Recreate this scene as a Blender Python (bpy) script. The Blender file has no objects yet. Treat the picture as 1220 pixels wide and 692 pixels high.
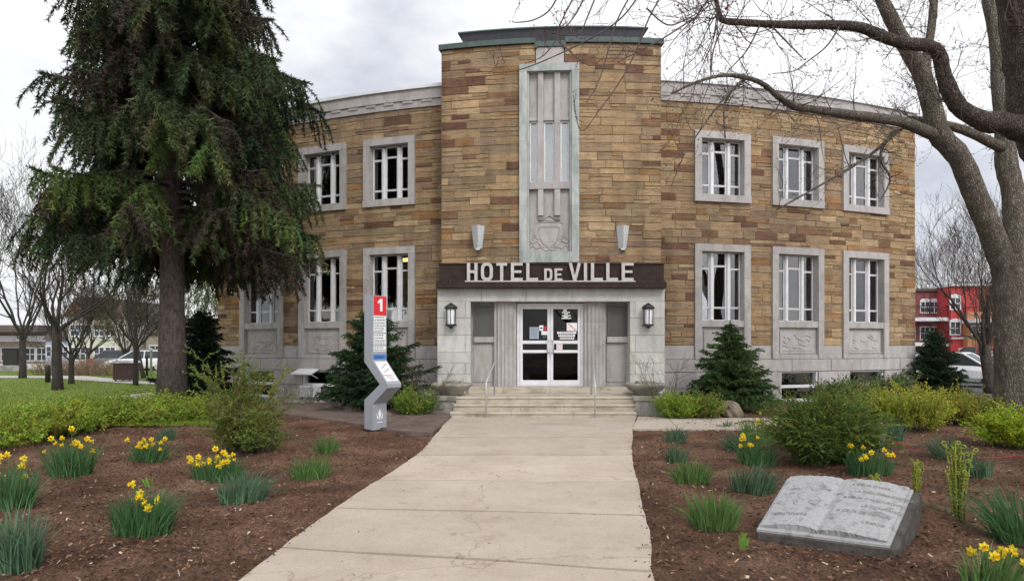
import bpy, bmesh, math, random
import numpy as np
from mathutils import Vector, Matrix

R = math.radians
random.seed(7)
sc = bpy.context.scene
COL = sc.collection
F, HX, HY, EYE = 755.0, 610.0, 413.0, 1.7        # survey constants: focal length in photo pixels, horizon, eye height


def P(x, y, d):
    return Vector(((x - HX) / F * d, d, EYE + (HY - y) / F * d))


def G(x, y):
    d = F * EYE / (y - HY)
    return Vector(((x - HX) / F * d, d, 0.0))


# ------------------------------------------------------------------ materials
def mat_base(name):
    m = bpy.data.materials.new(name)
    m.use_nodes = True
    nt = m.node_tree
    return m, nt, nt.nodes['Principled BSDF']


def N(nt, t, **kw):
    n = nt.nodes.new(t)
    for k, v in kw.items():
        setattr(n, k, v)
    return n


def coords(nt, scale=(1, 1, 1), kind='Object'):
    tc = N(nt, 'ShaderNodeTexCoord')
    mp = N(nt, 'ShaderNodeMapping')
    mp.inputs['Scale'].default_value = scale
    nt.links.new(tc.outputs[kind], mp.inputs['Vector'])
    return mp.outputs['Vector']


def noise(nt, vec, scale, detail=5, rough=.6):
    n = N(nt, 'ShaderNodeTexNoise')
    n.inputs['Scale'].default_value = scale
    n.inputs['Detail'].default_value = detail
    n.inputs['Roughness'].default_value = rough
    nt.links.new(vec, n.inputs['Vector'])
    return n.outputs['Fac']


def ramp(nt, fac, stops):
    r = N(nt, 'ShaderNodeValToRGB')
    el = r.color_ramp.elements
    while len(el) < len(stops):
        el.new(.5)
    for e, (p, c) in zip(el, stops):
        e.position = p
        e.color = (c[0], c[1], c[2], 1)
    nt.links.new(fac, r.inputs['Fac'])
    return r.outputs['Color']


def mixc(nt, a, b, fac, mode='MIX'):
    m = N(nt, 'ShaderNodeMix', data_type='RGBA', blend_type=mode)
    for sock, v in ((m.inputs[0], fac), (m.inputs[6], a), (m.inputs[7], b)):
        if isinstance(v, (int, float)):
            sock.default_value = v
        elif isinstance(v, (tuple, list)):
            sock.default_value = (v[0], v[1], v[2], 1)
        else:
            nt.links.new(v, sock)
    return m.outputs[2]


def bump(nt, bs, h, strength, dist):
    b = N(nt, 'ShaderNodeBump')
    b.inputs['Strength'].default_value = strength
    b.inputs['Distance'].default_value = dist
    nt.links.new(h, b.inputs['Height'])
    nt.links.new(b.outputs['Normal'], bs.inputs['Normal'])


def mat_noise(name, c1, c2, scale=4, rough=.8, bscale=None, bs=.3, bd=.02, stretch=(1, 1, 1), metal=0, spec=.5, c3=None):
    m, nt, b = mat_base(name)
    v = coords(nt, stretch)
    f = noise(nt, v, scale, 8, .65)
    stops = [(.32, c1), (.68, c2)] if c3 is None else [(.28, c1), (.5, c2), (.72, c3)]
    nt.links.new(ramp(nt, f, stops), b.inputs['Base Color'])
    b.inputs['Roughness'].default_value = rough
    b.inputs['Metallic'].default_value = metal
    b.inputs['Specular IOR Level'].default_value = spec
    if bscale:
        bump(nt, b, noise(nt, v, bscale, 8, .7), bs, bd)
    return m


def mat_attr(name, rough=.85, nscale=6, lo=.75, hi=1.2, bscale=None, bs=.4, bd=.02, stretch=(1, 1, 1), trans=0, spec=.3):
    m, nt, b = mat_base(name)
    a = N(nt, 'ShaderNodeAttribute', attribute_name='Col')
    v = coords(nt, stretch)
    f = noise(nt, v, nscale, 8, .7)
    c = mixc(nt, a.outputs['Color'], ramp(nt, f, [(.3, (lo,) * 3), (.7, (hi,) * 3)]), 1.0, 'MULTIPLY')
    nt.links.new(c, b.inputs['Base Color'])
    b.inputs['Roughness'].default_value = rough
    b.inputs['Specular IOR Level'].default_value = spec
    if bscale:
        bump(nt, b, noise(nt, v, bscale, 8, .7), bs, bd)
    if trans:
        t = N(nt, 'ShaderNodeBsdfTranslucent')
        nt.links.new(c, t.inputs['Color'])
        mx = N(nt, 'ShaderNodeMixShader')
        mx.inputs[0].default_value = trans
        nt.links.new(b.outputs[0], mx.inputs[1])
        nt.links.new(t.outputs[0], mx.inputs[2])
        nt.links.new(mx.outputs[0], nt.nodes['Material Output'].inputs['Surface'])
    return m


def mat_plain(name, c, rough=.5, metal=0, spec=.5, emit=None):
    m, nt, b = mat_base(name)
    v = coords(nt)
    f = noise(nt, v, 9, 4)
    nt.links.new(ramp(nt, f, [(.3, [k * .88 for k in c]), (.7, [min(1, k * 1.06) for k in c])]), b.inputs['Base Color'])
    b.inputs['Roughness'].default_value = rough
    b.inputs['Metallic'].default_value = metal
    b.inputs['Specular IOR Level'].default_value = spec
    if emit:
        b.inputs['Emission Color'].default_value = (*emit[:3], 1)
        b.inputs['Emission Strength'].default_value = emit[3]
    return m


def mat_glass(name, tint=(.75, .8, .8), refl=.95, ior=2.15):
    m, nt, b = mat_base(name)
    nt.nodes.remove(b)
    fr = N(nt, 'ShaderNodeFresnel')
    fr.inputs['IOR'].default_value = ior
    tr = N(nt, 'ShaderNodeBsdfTransparent')
    tr.inputs['Color'].default_value = (*tint, 1)
    gl = N(nt, 'ShaderNodeBsdfGlossy')
    gl.inputs['Roughness'].default_value = .02
    gl.inputs['Color'].default_value = (refl, refl, refl, 1)
    nv = noise(nt, coords(nt), 1.3, 2)
    bp = N(nt, 'ShaderNodeBump')
    bp.inputs['Strength'].default_value = .02
    bp.inputs['Distance'].default_value = .05
    nt.links.new(nv, bp.inputs['Height'])
    nt.links.new(bp.outputs[0], gl.inputs['Normal'])
    mx = N(nt, 'ShaderNodeMixShader')
    nt.links.new(fr.outputs[0], mx.inputs[0])
    nt.links.new(tr.outputs[0], mx.inputs[1])
    nt.links.new(gl.outputs[0], mx.inputs[2])
    nt.links.new(mx.outputs[0], nt.nodes['Material Output'].inputs['Surface'])
    return m


def mat_limestone(name, c1, c2, streak=(.80, .80, .78)):
    m, nt, b = mat_base(name)
    a = N(nt, 'ShaderNodeAttribute', attribute_name='Col')
    f = noise(nt, coords(nt), 5, 8, .7)
    base = ramp(nt, f, [(.3, c1), (.7, c2)])
    s = noise(nt, coords(nt, (3, 3, .7)), 1.5, 7, .65)
    st = ramp(nt, s, [(.36, streak), (.54, (1, 1, 1))])
    c = mixc(nt, base, st, 1.0, 'MULTIPLY')
    c = mixc(nt, c, a.outputs['Color'], 1.0, 'MULTIPLY')
    nt.links.new(c, b.inputs['Base Color'])
    b.inputs['Roughness'].default_value = .85
    b.inputs['Specular IOR Level'].default_value = .25
    bump(nt, b, noise(nt, coords(nt), 40, 6, .7), .25, .008)
    return m


M = {}


def mat_sandstone():
    m, nt, b = mat_base('sandstone')
    a = N(nt, 'ShaderNodeAttribute', attribute_name='Col')
    c = mixc(nt, a.outputs['Color'], ramp(nt, noise(nt, coords(nt, (1, 1, 3)), 3.0, 9, .72), [(.28, (.68, .655, .64)), (.5, (1.02, 1.02, 1.02)), (.74, (1.28, 1.25, 1.2))]), 1.0, 'MULTIPLY')
    st = noise(nt, coords(nt, (1.1, 1.1, 20)), 2.4, 6, .6)                      # bedding lines
    c = mixc(nt, c, ramp(nt, st, [(.30, (.76, .73, .71)), (.40, (1, 1, 1))]), 1.0, 'MULTIPLY')
    wet = noise(nt, coords(nt, (2.2, 2.2, .25)), 1.0, 5, .6)                     # rain streaks
    c = mixc(nt, c, ramp(nt, wet, [(.36, (.78, .77, .77)), (.54, (1, 1, 1))]), 1.0, 'MULTIPLY')
    big = noise(nt, coords(nt), .35, 3, .5)
    c = mixc(nt, c, ramp(nt, big, [(.35, (.86, .85, .86)), (.65, (1.08, 1.06, 1.0))]), 1.0, 'MULTIPLY')
    nt.links.new(c, b.inputs['Base Color'])
    b.inputs['Roughness'].default_value = .92
    b.inputs['Specular IOR Level'].default_value = .2
    h = N(nt, 'ShaderNodeMath', operation='ADD')
    nt.links.new(noise(nt, coords(nt, (1, 1, 2.2)), 8, 8, .75), h.inputs[0])
    nt.links.new(st, h.inputs[1])
    bump(nt, b, h.outputs[0], .9, .05)
    return m


M['stone'] = mat_sandstone()
M['lime'] = mat_limestone('limestone', (.345, .322, .312), (.44, .415, .405))
M['portal'] = mat_limestone('portal_limestone', (.44, .44, .41), (.57, .565, .535), (.84, .835, .82))
M['patina'] = mat_limestone('patinated_limestone', (.35, .37, .355), (.46, .48, .465), (.66, .70, .67))
M['copper'] = mat_noise('copper_patina', (.04, .06, .06), (.075, .108, .102), 6, .7, 20, .2, .01)
M['darkcopper'] = mat_noise('dark_copper', (.05, .052, .062), (.085, .085, .10), 3, .6, stretch=(3, 3, 1))
M['white'] = mat_noise('white_paint', (.58, .58, .60), (.70, .70, .71), 5, .45)
M['coping'] = mat_noise('pale_metal_coping', (.62, .65, .67), (.75, .77, .78), 3, .4)
M['brown'] = mat_noise('brown_paint', (.026, .018, .016), (.044, .030, .027), 5, .75, spec=.15)
M['letter'] = mat_noise('letter_metal', (.36, .335, .32), (.50, .475, .46), 8, .45)
M['glass'] = mat_glass('window_glass', (.9, .93, .93))
M['doorglass'] = mat_glass('door_glass', (.42, .40, .36), .8, 1.33)
M['curtain'] = mat_noise('curtain_cloth', (.74, .75, .75), (.86, .86, .86), 4, .9)
M['blind'] = mat_noise('vertical_blind', (.55, .56, .55), (.70, .70, .70), 4, .8)
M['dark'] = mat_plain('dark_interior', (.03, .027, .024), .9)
M['room'] = mat_plain('room_interior', (.42, .40, .37), .9)
M['bronze'] = mat_plain('bronze_frame', (.09, .085, .075), .5)
M['panel'] = mat_plain('tinted_panel', (.07, .07, .062), .4)
M['alu'] = mat_noise('painted_aluminium', (.62, .61, .64), (.74, .73, .76), 6, .35)
M['steel'] = mat_noise('galvanised_steel', (.42, .42, .43), (.56, .56, .57), 14, .4, metal=.5)
M['iron'] = mat_plain('black_iron', (.018, .017, .016), .5)
M['lampglass'] = mat_plain('frosted_lamp_glass', (.82, .83, .86), .25)
M['sconce'] = mat_noise('grey_sconce_metal', (.40, .42, .42), (.55, .57, .57), 7, .5, stretch=(3, 3, .5))


def mat_bark(name, c1, c2, c3, sc_=1.0):
    m, nt, b = mat_base(name)
    f = noise(nt, coords(nt, (1, 1, .25)), 14 * sc_, 8, .7)
    c = ramp(nt, f, [(.28, c1), (.5, c2), (.74, c3)])
    v = N(nt, 'ShaderNodeTexVoronoi', feature='DISTANCE_TO_EDGE')
    v.inputs['Scale'].default_value = 34 * sc_
    wv = N(nt, 'ShaderNodeVectorMath', operation='ADD')
    nt.links.new(coords(nt, (1, 1, .10)), wv.inputs[0])
    nz = N(nt, 'ShaderNodeTexNoise')
    nz.inputs['Scale'].default_value = 5
    nt.links.new(coords(nt), nz.inputs['Vector'])
    sv = N(nt, 'ShaderNodeVectorMath', operation='SCALE')
    nt.links.new(nz.outputs['Color'], sv.inputs[0])
    sv.inputs['Scale'].default_value = .16
    nt.links.new(sv.outputs[0], wv.inputs[1])
    nt.links.new(wv.outputs[0], v.inputs['Vector'])
    c = mixc(nt, c, ramp(nt, v.outputs['Distance'], [(.0, (.60, .58, .56)), (.2, (1, 1, 1))]), 1.0, 'MULTIPLY')
    l = noise(nt, coords(nt), 2.6, 7, .7)                                        # pale lichen blotches
    c = mixc(nt, c, ramp(nt, l, [(.54, (1, 1, 1)), (.68, (1.45, 1.5, 1.38))]), 1.0, 'MULTIPLY')
    nt.links.new(c, b.inputs['Base Color'])
    b.inputs['Roughness'].default_value = .95
    b.inputs['Specular IOR Level'].default_value = .2
    h = N(nt, 'ShaderNodeMath', operation='ADD')
    nt.links.new(f, h.inputs[0])
    nt.links.new(ramp(nt, v.outputs['Distance'], [(.0, (0, 0, 0)), (.25, (1, 1, 1))]), h.inputs[1])
    bump(nt, b, h.outputs[0], 1.0, .03)
    return m


M['bark'] = mat_bark('grey_bark', (.10, .084, .066), (.195, .168, .136), (.29, .26, .222))
M['bark2'] = mat_bark('brown_bark', (.072, .055, .047), (.135, .106, .092), (.20, .165, .146), 1.3)
M['sprucebark'] = mat_noise('spruce_bark', (.035, .026, .023), (.145, .11, .10), 15, .95, 13, 1.0, .06, (1, 1, .45))
M['darkbark'] = mat_noise('dark_bark', (.02, .017, .014), (.05, .042, .034), 8, .95, 16, .8, .03, (1, 1, .3))
M['twig'] = mat_noise('twig_bark', (.05, .036, .034), (.11, .085, .078), 8, .9)
M['leaf'] = mat_attr('leaf', .6, 1.2, .8, 1.6, trans=.25, spec=.12)
M['needle'] = mat_attr('needles', .65, .9, .55, 1.45, trans=.12, spec=.12)
M['petal'] = mat_attr('petal', .55, 30, .9, 1.08, trans=.3)
M['chips'] = mat_attr('bark_chip', .9, 20, .8, 1.15)
M['rock'] = mat_noise('field_rock', (.09, .07, .05), (.24, .195, .145), 5, .95, 14, .8, .03)
M['totem'] = mat_noise('grey_painted_aluminium', (.27, .285, .32), (.31, .325, .36), 3, .35)
M['red'] = mat_plain('red_vinyl', (.62, .012, .02), .35)
M['blue'] = mat_plain('blue_vinyl', (.02, .16, .50), .35)
M['signwhite'] = mat_plain('white_vinyl', (.78, .78, .78), .4)
M['ink'] = mat_plain('dark_print', (.05, .05, .06), .5)
M['granite'] = mat_noise('weathered_granite', (.135, .135, .135), (.335, .335, .337), 9, .9, 45, .8, .012, c3=(.235, .235, .238))
M['granitedark'] = mat_noise('rough_granite', (.035, .029, .025), (.085, .077, .07), 9, .95, 22, .8, .02)
M['carve'] = mat_plain('carved_shadow_stone', (.15, .147, .143), .9)
M['planter'] = mat_noise('weathered_concrete', (.16, .145, .115), (.34, .315, .26), 4, .95, 30, .4, .01)
M['step'] = mat_noise('stained_step_stone', (.20, .165, .115), (.42, .37, .29), 2.2, .9, 30, .4, .01, (1, 1, 2.5), c3=(.50, .46, .39))
M['cheek'] = mat_noise('stained_concrete', (.13, .125, .105), (.44, .43, .40), 2.4, .95, 25, .4, .01, (1, 1, .6))
M['wood'] = mat_noise('weathered_wood', (.14, .11, .085), (.26, .215, .17), 5, .9, stretch=(8, 8, 1))
M['cord'] = mat_plain('red_cord', (.42, .02, .03), .7)
M['fern'] = mat_attr('fern_shoot', .6, 20, .85, 1.15, trans=.15)
M['asphalt'] = mat_noise('asphalt', (.045, .045, .046), (.075, .073, .07), 8, .95, 60, .3, .01)
M['rust'] = mat_noise('brown_bin_metal', (.045, .025, .02), (.085, .048, .038), 5, .7)
M['redbrick'] = mat_noise('red_painted_brick', (.40, .038, .042), (.52, .058, .062), 5, .8)
M['maroon'] = mat_noise('maroon_brick', (.17, .045, .05), (.25, .075, .08), 5, .8)
M['orange'] = mat_noise('orange_brick', (.38, .17, .08), (.5, .25, .13), 6, .8)
M['carwhite'] = mat_plain('white_car_paint', (.74, .75, .77), .2)
M['cargrey'] = mat_plain('grey_car_paint', (.16, .16, .17), .25)
M['carsilver'] = mat_plain('silver_car_paint', (.42, .43, .45), .25)
M['carred'] = mat_plain('red_car_paint', (.35, .02, .02), .25)
M['carglass'] = mat_plain('car_glass', (.04, .05, .055), .08)
M['tyre'] = mat_plain('tyre_rubber', (.02, .02, .02), .9)
M['taillight'] = mat_plain('red_tail_lamp', (.55, .01, .02), .2)
M['headlight'] = mat_plain('headlamp', (.6, .6, .6), .1)
M['beige'] = mat_noise('beige_render', (.25, .21, .165), (.33, .285, .23), 2, .9)
M['palegreen'] = mat_noise('pale_green_siding', (.40, .43, .33), (.48, .5, .4), 2, .9)
M['blueside'] = mat_noise('blue_grey_siding', (.28, .33, .40), (.36, .42, .5), 2, .9)
M['roofbrown'] = mat_noise('brown_roof', (.07, .055, .048), (.12, .095, .08), 3, .9)
M['yellowlamp'] = mat_plain('lit_lamp', (.8, .6, .25), .5, emit=(1, .72, .25, 2.2))
M['grassblade'] = mat_attr('grass_blade', .7, 2, .7, 1.3, trans=.2, spec=.08)


def ground_mats():
    m, nt, b = mat_base('mulch')
    v = coords(nt)
    f = noise(nt, v, 1.1, 6, .6)
    c = ramp(nt, f, [(.3, (.060, .031, .020)), (.5, (.128, .068, .043)), (.7, (.218, .130, .088))])
    f2 = noise(nt, v, 38, 6, .75)
    c = mixc(nt, c, ramp(nt, f2, [(.32, (.28, .27, .27)), (.50, (1, 1, 1)), (.68, (2.1, 1.95, 1.8))]), 1.0, 'MULTIPLY')
    nt.links.new(c, b.inputs['Base Color'])
    b.inputs['Roughness'].default_value = .95
    b.inputs['Specular IOR Level'].default_value = .2
    bump(nt, b, noise(nt, v, 30, 6, .8), .9, .04)
    M['mulch'] = m
    m, nt, b = mat_base('path_concrete')
    a = N(nt, 'ShaderNodeAttribute', attribute_name='Col')
    v = coords(nt)
    f = noise(nt, v, .9, 8, .68)
    c = ramp(nt, f, [(.25, (.355, .295, .24)), (.5, (.43, .365, .305)), (.75, (.50, .435, .375))])
    f2 = noise(nt, v, 55, 5, .8)
    c = mixc(nt, c, ramp(nt, f2, [(.30, (.72, .70, .68)), (.46, (1, 1, 1)), (.75, (1.12, 1.12, 1.12))]), 1.0, 'MULTIPLY')
    vr = N(nt, 'ShaderNodeTexVoronoi')
    vr.inputs['Scale'].default_value = 9
    nt.links.new(v, vr.inputs['Vector'])
    c = mixc(nt, c, ramp(nt, vr.outputs['Distance'], [(.03, (.40, .34, .28)), (.10, (1, 1, 1))]), .75, 'MULTIPLY')
    f4 = noise(nt, v, 3.2, 8, .75)
    c = mixc(nt, c, ramp(nt, f4, [(.30, (.80, .76, .72)), (.44, (1, 1, 1))]), 1.0, 'MULTIPLY')
    ck = N(nt, 'ShaderNodeTexVoronoi', feature='DISTANCE_TO_EDGE')
    ck.inputs['Scale'].default_value = .33
    wv = N(nt, 'ShaderNodeVectorMath', operation='ADD')
    nz = N(nt, 'ShaderNodeTexNoise')
    nz.inputs['Scale'].default_value = 2.2
    nz.inputs['Detail'].default_value = 8
    nt.links.new(v, nz.inputs['Vector'])
    nt.links.new(v, wv.inputs[0])
    nt.links.new(nz.outputs['Color'], wv.inputs[1])
    nt.links.new(wv.outputs[0], ck.inputs['Vector'])
    c = mixc(nt, c, ramp(nt, ck.outputs['Distance'], [(.0, (.50, .45, .40)), (.004, (1, 1, 1))]), .7, 'MULTIPLY')
    c = mixc(nt, c, a.outputs['Color'], 1.0, 'MULTIPLY')
    nt.links.new(c, b.inputs['Base Color'])
    b.inputs['Roughness'].default_value = .9
    b.inputs['Specular IOR Level'].default_value = .25
    bump(nt, b, f2, .35, .01)
    M['path'] = m
    M['gravel'] = mat_noise('fine_gravel', (.075, .048, .037), (.135, .095, .076), 3, .95, 60, .8, .02, c3=(.18, .135, .112))
    M['lawn'] = mat_noise('lawn_soil', (.08, .115, .018), (.13, .185, .03), 3, .95, 30, .6, .03, c3=(.15, .17, .055))
    M['earth'] = mat_noise('bare_earth', (.16, .14, .12), (.24, .215, .19), .6, .95, 20, .4, .02)
    M['paleroad'] = mat_noise('pale_footway', (.40, .37, .34), (.5, .47, .44), 2, .9)


ground_mats()

# ------------------------------------------------------------------ mesh helpers
ORG = {}


class MB:
    def __init__(s):
        s.v, s.f, s.c = [], [], []

    def add(s, vs, fs, col=(1, 1, 1)):
        o = len(s.v)
        s.v += [tuple(p) for p in vs]
        s.f += [tuple(i + o for i in f) for f in fs]
        s.c += [col] * len(vs)

    def box(s, x0, x1, y0, y1, z0, z1, col=(1, 1, 1), n=1):
        vs, fs = [], []
        for i in range(n + 1):
            x = x0 + (x1 - x0) * i / n
            vs += [(x, y0, z0), (x, y1, z0), (x, y1, z1), (x, y0, z1)]
        for i in range(n):
            a, b = 4 * i, 4 * i + 4
            for k in range(4):
                fs.append((a + k, a + (k + 1) % 4, b + (k + 1) % 4, b + k))
        fs += [(3, 2, 1, 0), (4 * n, 4 * n + 1, 4 * n + 2, 4 * n + 3)]
        s.add(vs, fs, col)

    def bevbox(s, x0, x1, y0, y1, z0, z1, b=.01, col=(1, 1, 1)):
        # front edges chamfered (front is the y0 side)
        vs = [(x0, y1, z0), (x1, y1, z0), (x1, y1, z1), (x0, y1, z1),
              (x0, y0 + b, z0), (x1, y0 + b, z0), (x1, y0 + b, z1), (x0, y0 + b, z1),
              (x0 + b, y0, z0 + b), (x1 - b, y0, z0 + b), (x1 - b, y0, z1 - b), (x0 + b, y0, z1 - b)]
        fs = [(3, 2, 1, 0), (8, 9, 10, 11)]
        for k in range(4):
            k2 = (k + 1) % 4
            fs += [(k, k2, 4 + k2, 4 + k), (4 + k, 4 + k2, 8 + k2, 8 + k)]
        s.add(vs, fs, col)

    def prism(s, poly, fn, a, b, col=(1, 1, 1)):
        # poly of 2-D points; fn(u, v, w) -> 3-D; extruded w from a to b
        n = len(poly)
        vs = [fn(u, v, a) for u, v in poly] + [fn(u, v, b) for u, v in poly]
        fs = [tuple(range(n))[::-1], tuple(range(n, 2 * n))]
        fs += [(i, (i + 1) % n, n + (i + 1) % n, n + i) for i in range(n)]
        s.add(vs, fs, col)

    def tube(s, pts, rad, n=6, col=(1, 1, 1), cap=True):
        pts = [Vector(p) for p in pts]
        if not hasattr(rad, '__len__'):
            rad = [rad] * len(pts)
        vs, fs = [], []
        prev = None
        for i, p in enumerate(pts):
            t = (pts[min(i + 1, len(pts) - 1)] - pts[max(i - 1, 0)])
            if t.length < 1e-9:
                t = Vector((0, 0, 1))
            t.normalize()
            if prev is None:
                prev = t.orthogonal().normalized()
            a = (prev - t * prev.dot(t))
            a = a.normalized() if a.length > 1e-6 else t.orthogonal().normalized()
            prev = a
            b = t.cross(a)
            for k in range(n):
                an = 2 * math.pi * k / n
                q = p + (a * math.cos(an) + b * math.sin(an)) * rad[i]
                vs.append(tuple(q))
        for i in range(len(pts) - 1):
            for k in range(n):
                k2 = (k + 1) % n
                fs.append((i * n + k, i * n + k2, i * n + n + k2, i * n + n + k))
        if cap:
            fs.append(tuple(range(n))[::-1])
            e = (len(pts) - 1) * n
            fs.append(tuple(range(e, e + n)))
        s.add(vs, fs, col)

    def lathe(s, prof, c, n=24, col=(1, 1, 1), sx=1, sy=1):
        vs, fs = [], []
        for r, z in prof:
            for k in range(n):
                a = 2 * math.pi * k / n
                vs.append((c[0] + r * math.cos(a) * sx, c[1] + r * math.sin(a) * sy, c[2] + z))
        for i in range(len(prof) - 1):
            for k in range(n):
                k2 = (k + 1) % n
                fs.append((i * n + k, i * n + k2, i * n + n + k2, i * n + n + k))
        fs.append(tuple(range(n))[::-1])
        e = (len(prof) - 1) * n
        fs.append(tuple(range(e, e + n)))
        s.add(vs, fs, col)


def tag(o, label=None, cat=None, group=None, kind=None):
    if label:
        o['label'] = label
    if cat:
        o['category'] = cat
    if group:
        o['group'] = group
    if kind:
        o['kind'] = kind
    return o


def thing(name, loc, label, cat, group=None):
    o = bpy.data.objects.new(name, None)
    o.empty_display_size = .1
    COL.objects.link(o)
    o.location = loc
    ORG[o.name] = Vector(loc)
    return tag(o, label, cat, group)


def link_mesh(me, name, mat, parent):
    o = bpy.data.objects.new(name, me)
    COL.objects.link(o)
    if mat is not None:
        me.materials.append(mat)
    if parent is not None:
        o.parent = parent
        ORG[o.name] = ORG[parent.name]
    else:
        ORG[o.name] = Vector((0, 0, 0))
    return o


def build(mb, name, mat, parent=None, tf=None, smooth=False, label=None, recalc=True):
    org = ORG[parent.name] if parent is not None else Vector((0, 0, 0))
    vs = [tf(*p) for p in mb.v] if tf else mb.v
    vs = [(p[0] - org[0], p[1] - org[1], p[2] - org[2]) for p in vs]
    me = bpy.data.meshes.new(name)
    me.from_pydata(vs, [], mb.f)
    ca = me.color_attributes.new('Col', 'FLOAT_COLOR', 'POINT')
    arr = np.ones((len(vs), 4), dtype=np.float32)
    if mb.c:
        arr[:, :3] = np.array(mb.c, dtype=np.float32)
    ca.data.foreach_set('color', arr.ravel())
    if recalc:
        bm = bmesh.new()
        bm.from_mesh(me)
        bmesh.ops.recalc_face_normals(bm, faces=bm.faces)
        bm.to_mesh(me)
        bm.free()
    if smooth:
        me.polygons.foreach_set('use_smooth', [True] * len(me.polygons))
    o = link_mesh(me, name, mat, parent)
    if label:
        o['label'] = label
    return o


def build_np(name, V, faces, C, mat, parent=None, smooth=False):
    """V (n,3), faces (m,k) int array, C (n,3)."""
    org = np.array(ORG[parent.name]) if parent is not None else np.zeros(3)
    V = (np.asarray(V, dtype=np.float32).reshape(-1, 3) - org).astype(np.float32)
    faces = np.asarray(faces, dtype=np.int32)
    m, k = faces.shape
    me = bpy.data.meshes.new(name)
    me.vertices.add(len(V))
    me.vertices.foreach_set('co', V.ravel())
    me.loops.add(m * k)
    me.loops.foreach_set('vertex_index', faces.ravel())
    me.polygons.add(m)
    me.polygons.foreach_set('loop_start', np.arange(0, m * k, k, dtype=np.int32))
    me.update(calc_edges=True)
    ca = me.color_attributes.new('Col', 'FLOAT_COLOR', 'POINT')
    arr = np.ones((len(V), 4), dtype=np.float32)
    arr[:, :3] = C
    ca.data.foreach_set('color', arr.ravel())
    if smooth:
        me.polygons.foreach_set('use_smooth', np.ones(m, dtype=bool))
    return link_mesh(me, name, mat, parent)


def unit(a):
    return a / np.maximum(np.linalg.norm(a, axis=-1, keepdims=True), 1e-9)


def blades(segs, dens, L, w, rng, spread=.9, fwd=.6, colvar=.25, grav=0.0, shape=3):
    """segs: list of (p0, p1, colour). Thin leaf/needle faces along them -> V, faces, C"""
    p0 = np.array([s[0] for s in segs], dtype=float)
    p1 = np.array([s[1] for s in segs], dtype=float)
    cc = np.array([s[2] for s in segs], dtype=float)
    ln = np.linalg.norm(p1 - p0, axis=1)
    cnt = np.floor(ln * dens + rng.random(len(ln))).astype(int)
    idx = np.repeat(np.arange(len(ln)), cnt)
    n = len(idx)
    t = rng.random((n, 1))
    base = p0[idx] + (p1[idx] - p0[idx]) * t
    ax = unit(p1[idx] - p0[idx])
    rd = unit(rng.normal(size=(n, 3)))
    d = unit(ax * fwd + rd * spread + np.array([0, 0, -grav]))
    side = unit(np.cross(d, unit(rng.normal(size=(n, 3))))) * (w * rng.uniform(.7, 1.2, (n, 1))) / 2
    l = L * rng.uniform(.6, 1.15, (n, 1))
    C = cc[idx] * rng.uniform(1 - colvar, 1 + colvar, (n, 1))
    if shape == 3:
        V = np.stack([base - side, base + side, base + d * l], axis=1)
        k = 3
    else:
        V = np.stack([base, base + d * l * .5 + side, base + d * l, base + d * l * .5 - side], axis=1)
        k = 4
    faces = np.arange(n * k).reshape(n, k)
    return V.reshape(-1, 3), faces, np.repeat(C, k, axis=0)


def text_geo(s, size=1.0, ext=0.0, align='CENTER'):
    cu = bpy.data.curves.new('text', 'FONT')
    cu.body = s
    cu.size = size
    cu.extrude = ext
    cu.align_x = align
    cu.resolution_u = 3
    ob = bpy.data.objects.new('text', cu)
    COL.objects.link(ob)
    dg = bpy.context.evaluated_depsgraph_get()
    me = bpy.data.meshes.new_from_object(ob.evaluated_get(dg))
    vs = [tuple(v.co) for v in me.vertices]
    fs = [tuple(p.vertices) for p in me.polygons]
    bpy.data.objects.remove(ob)
    bpy.data.curves.remove(cu)
    bpy.data.meshes.remove(me)
    return vs, fs


# ------------------------------------------------------------------ curved facade lines
class Curve:
    """gently convex plan line of the facade; pt(s, off, z): s metres along it, off metres outwards"""

    def __init__(s, D):
        xs = np.linspace(120, 1200, 2000)
        Y = D / np.cos((xs - 700) / F)
        X = (xs - HX) / F * Y
        s.xs, s.X, s.Y = xs, X, Y
        s.S = np.concatenate([[0], np.cumsum(np.hypot(np.diff(X), np.diff(Y)))])
        tx, ty = np.gradient(X, s.S), np.gradient(Y, s.S)
        s.nx, s.ny = ty, -tx

    def s(self, x):
        return float(np.interp(x, self.xs, self.S))

    def pt(self, s, o, z):
        X, Y = np.interp(s, self.S, self.X), np.interp(s, self.S, self.Y)
        nx, ny = np.interp(s, self.S, self.nx), np.interp(s, self.S, self.ny)
        return (float(X + nx * o), float(Y + ny * o), z)


CW, CT = Curve(18.4), Curve(17.6)
W, T = CW.s, CT.s
wp, tp = CW.pt, CT.pt


def zt(y):
    return EYE + (HY - y) / F * 17.63


rs = random.Random(3)


def sand():
    r = rs.random()
    v = rs.uniform(.82, 1.14)
    if r < .075:
        c = (.17, .095, .062)
    elif r < .14:
        c = (.25, .15, .085)
    elif r < .19:
        c = (.32, .185, .075)
    elif r < .38:
        c = (.29, .215, .14)
    elif r < .55:
        c = (.40, .305, .18)
    elif r < .70:
        c = (.31, .24, .145)
    else:
        c = (.355, .255, .14)
    g_ = (c[0] + c[1] + c[2]) / 3
    return tuple((k * .84 + g_ * .16) * v * f_ for k, f_ in zip(c, (1.12, 1.04, .98)))


def lime():
    v = rs.uniform(.9, 1.06)
    return (v, v, v * rs.uniform(.98, 1.02))


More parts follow.
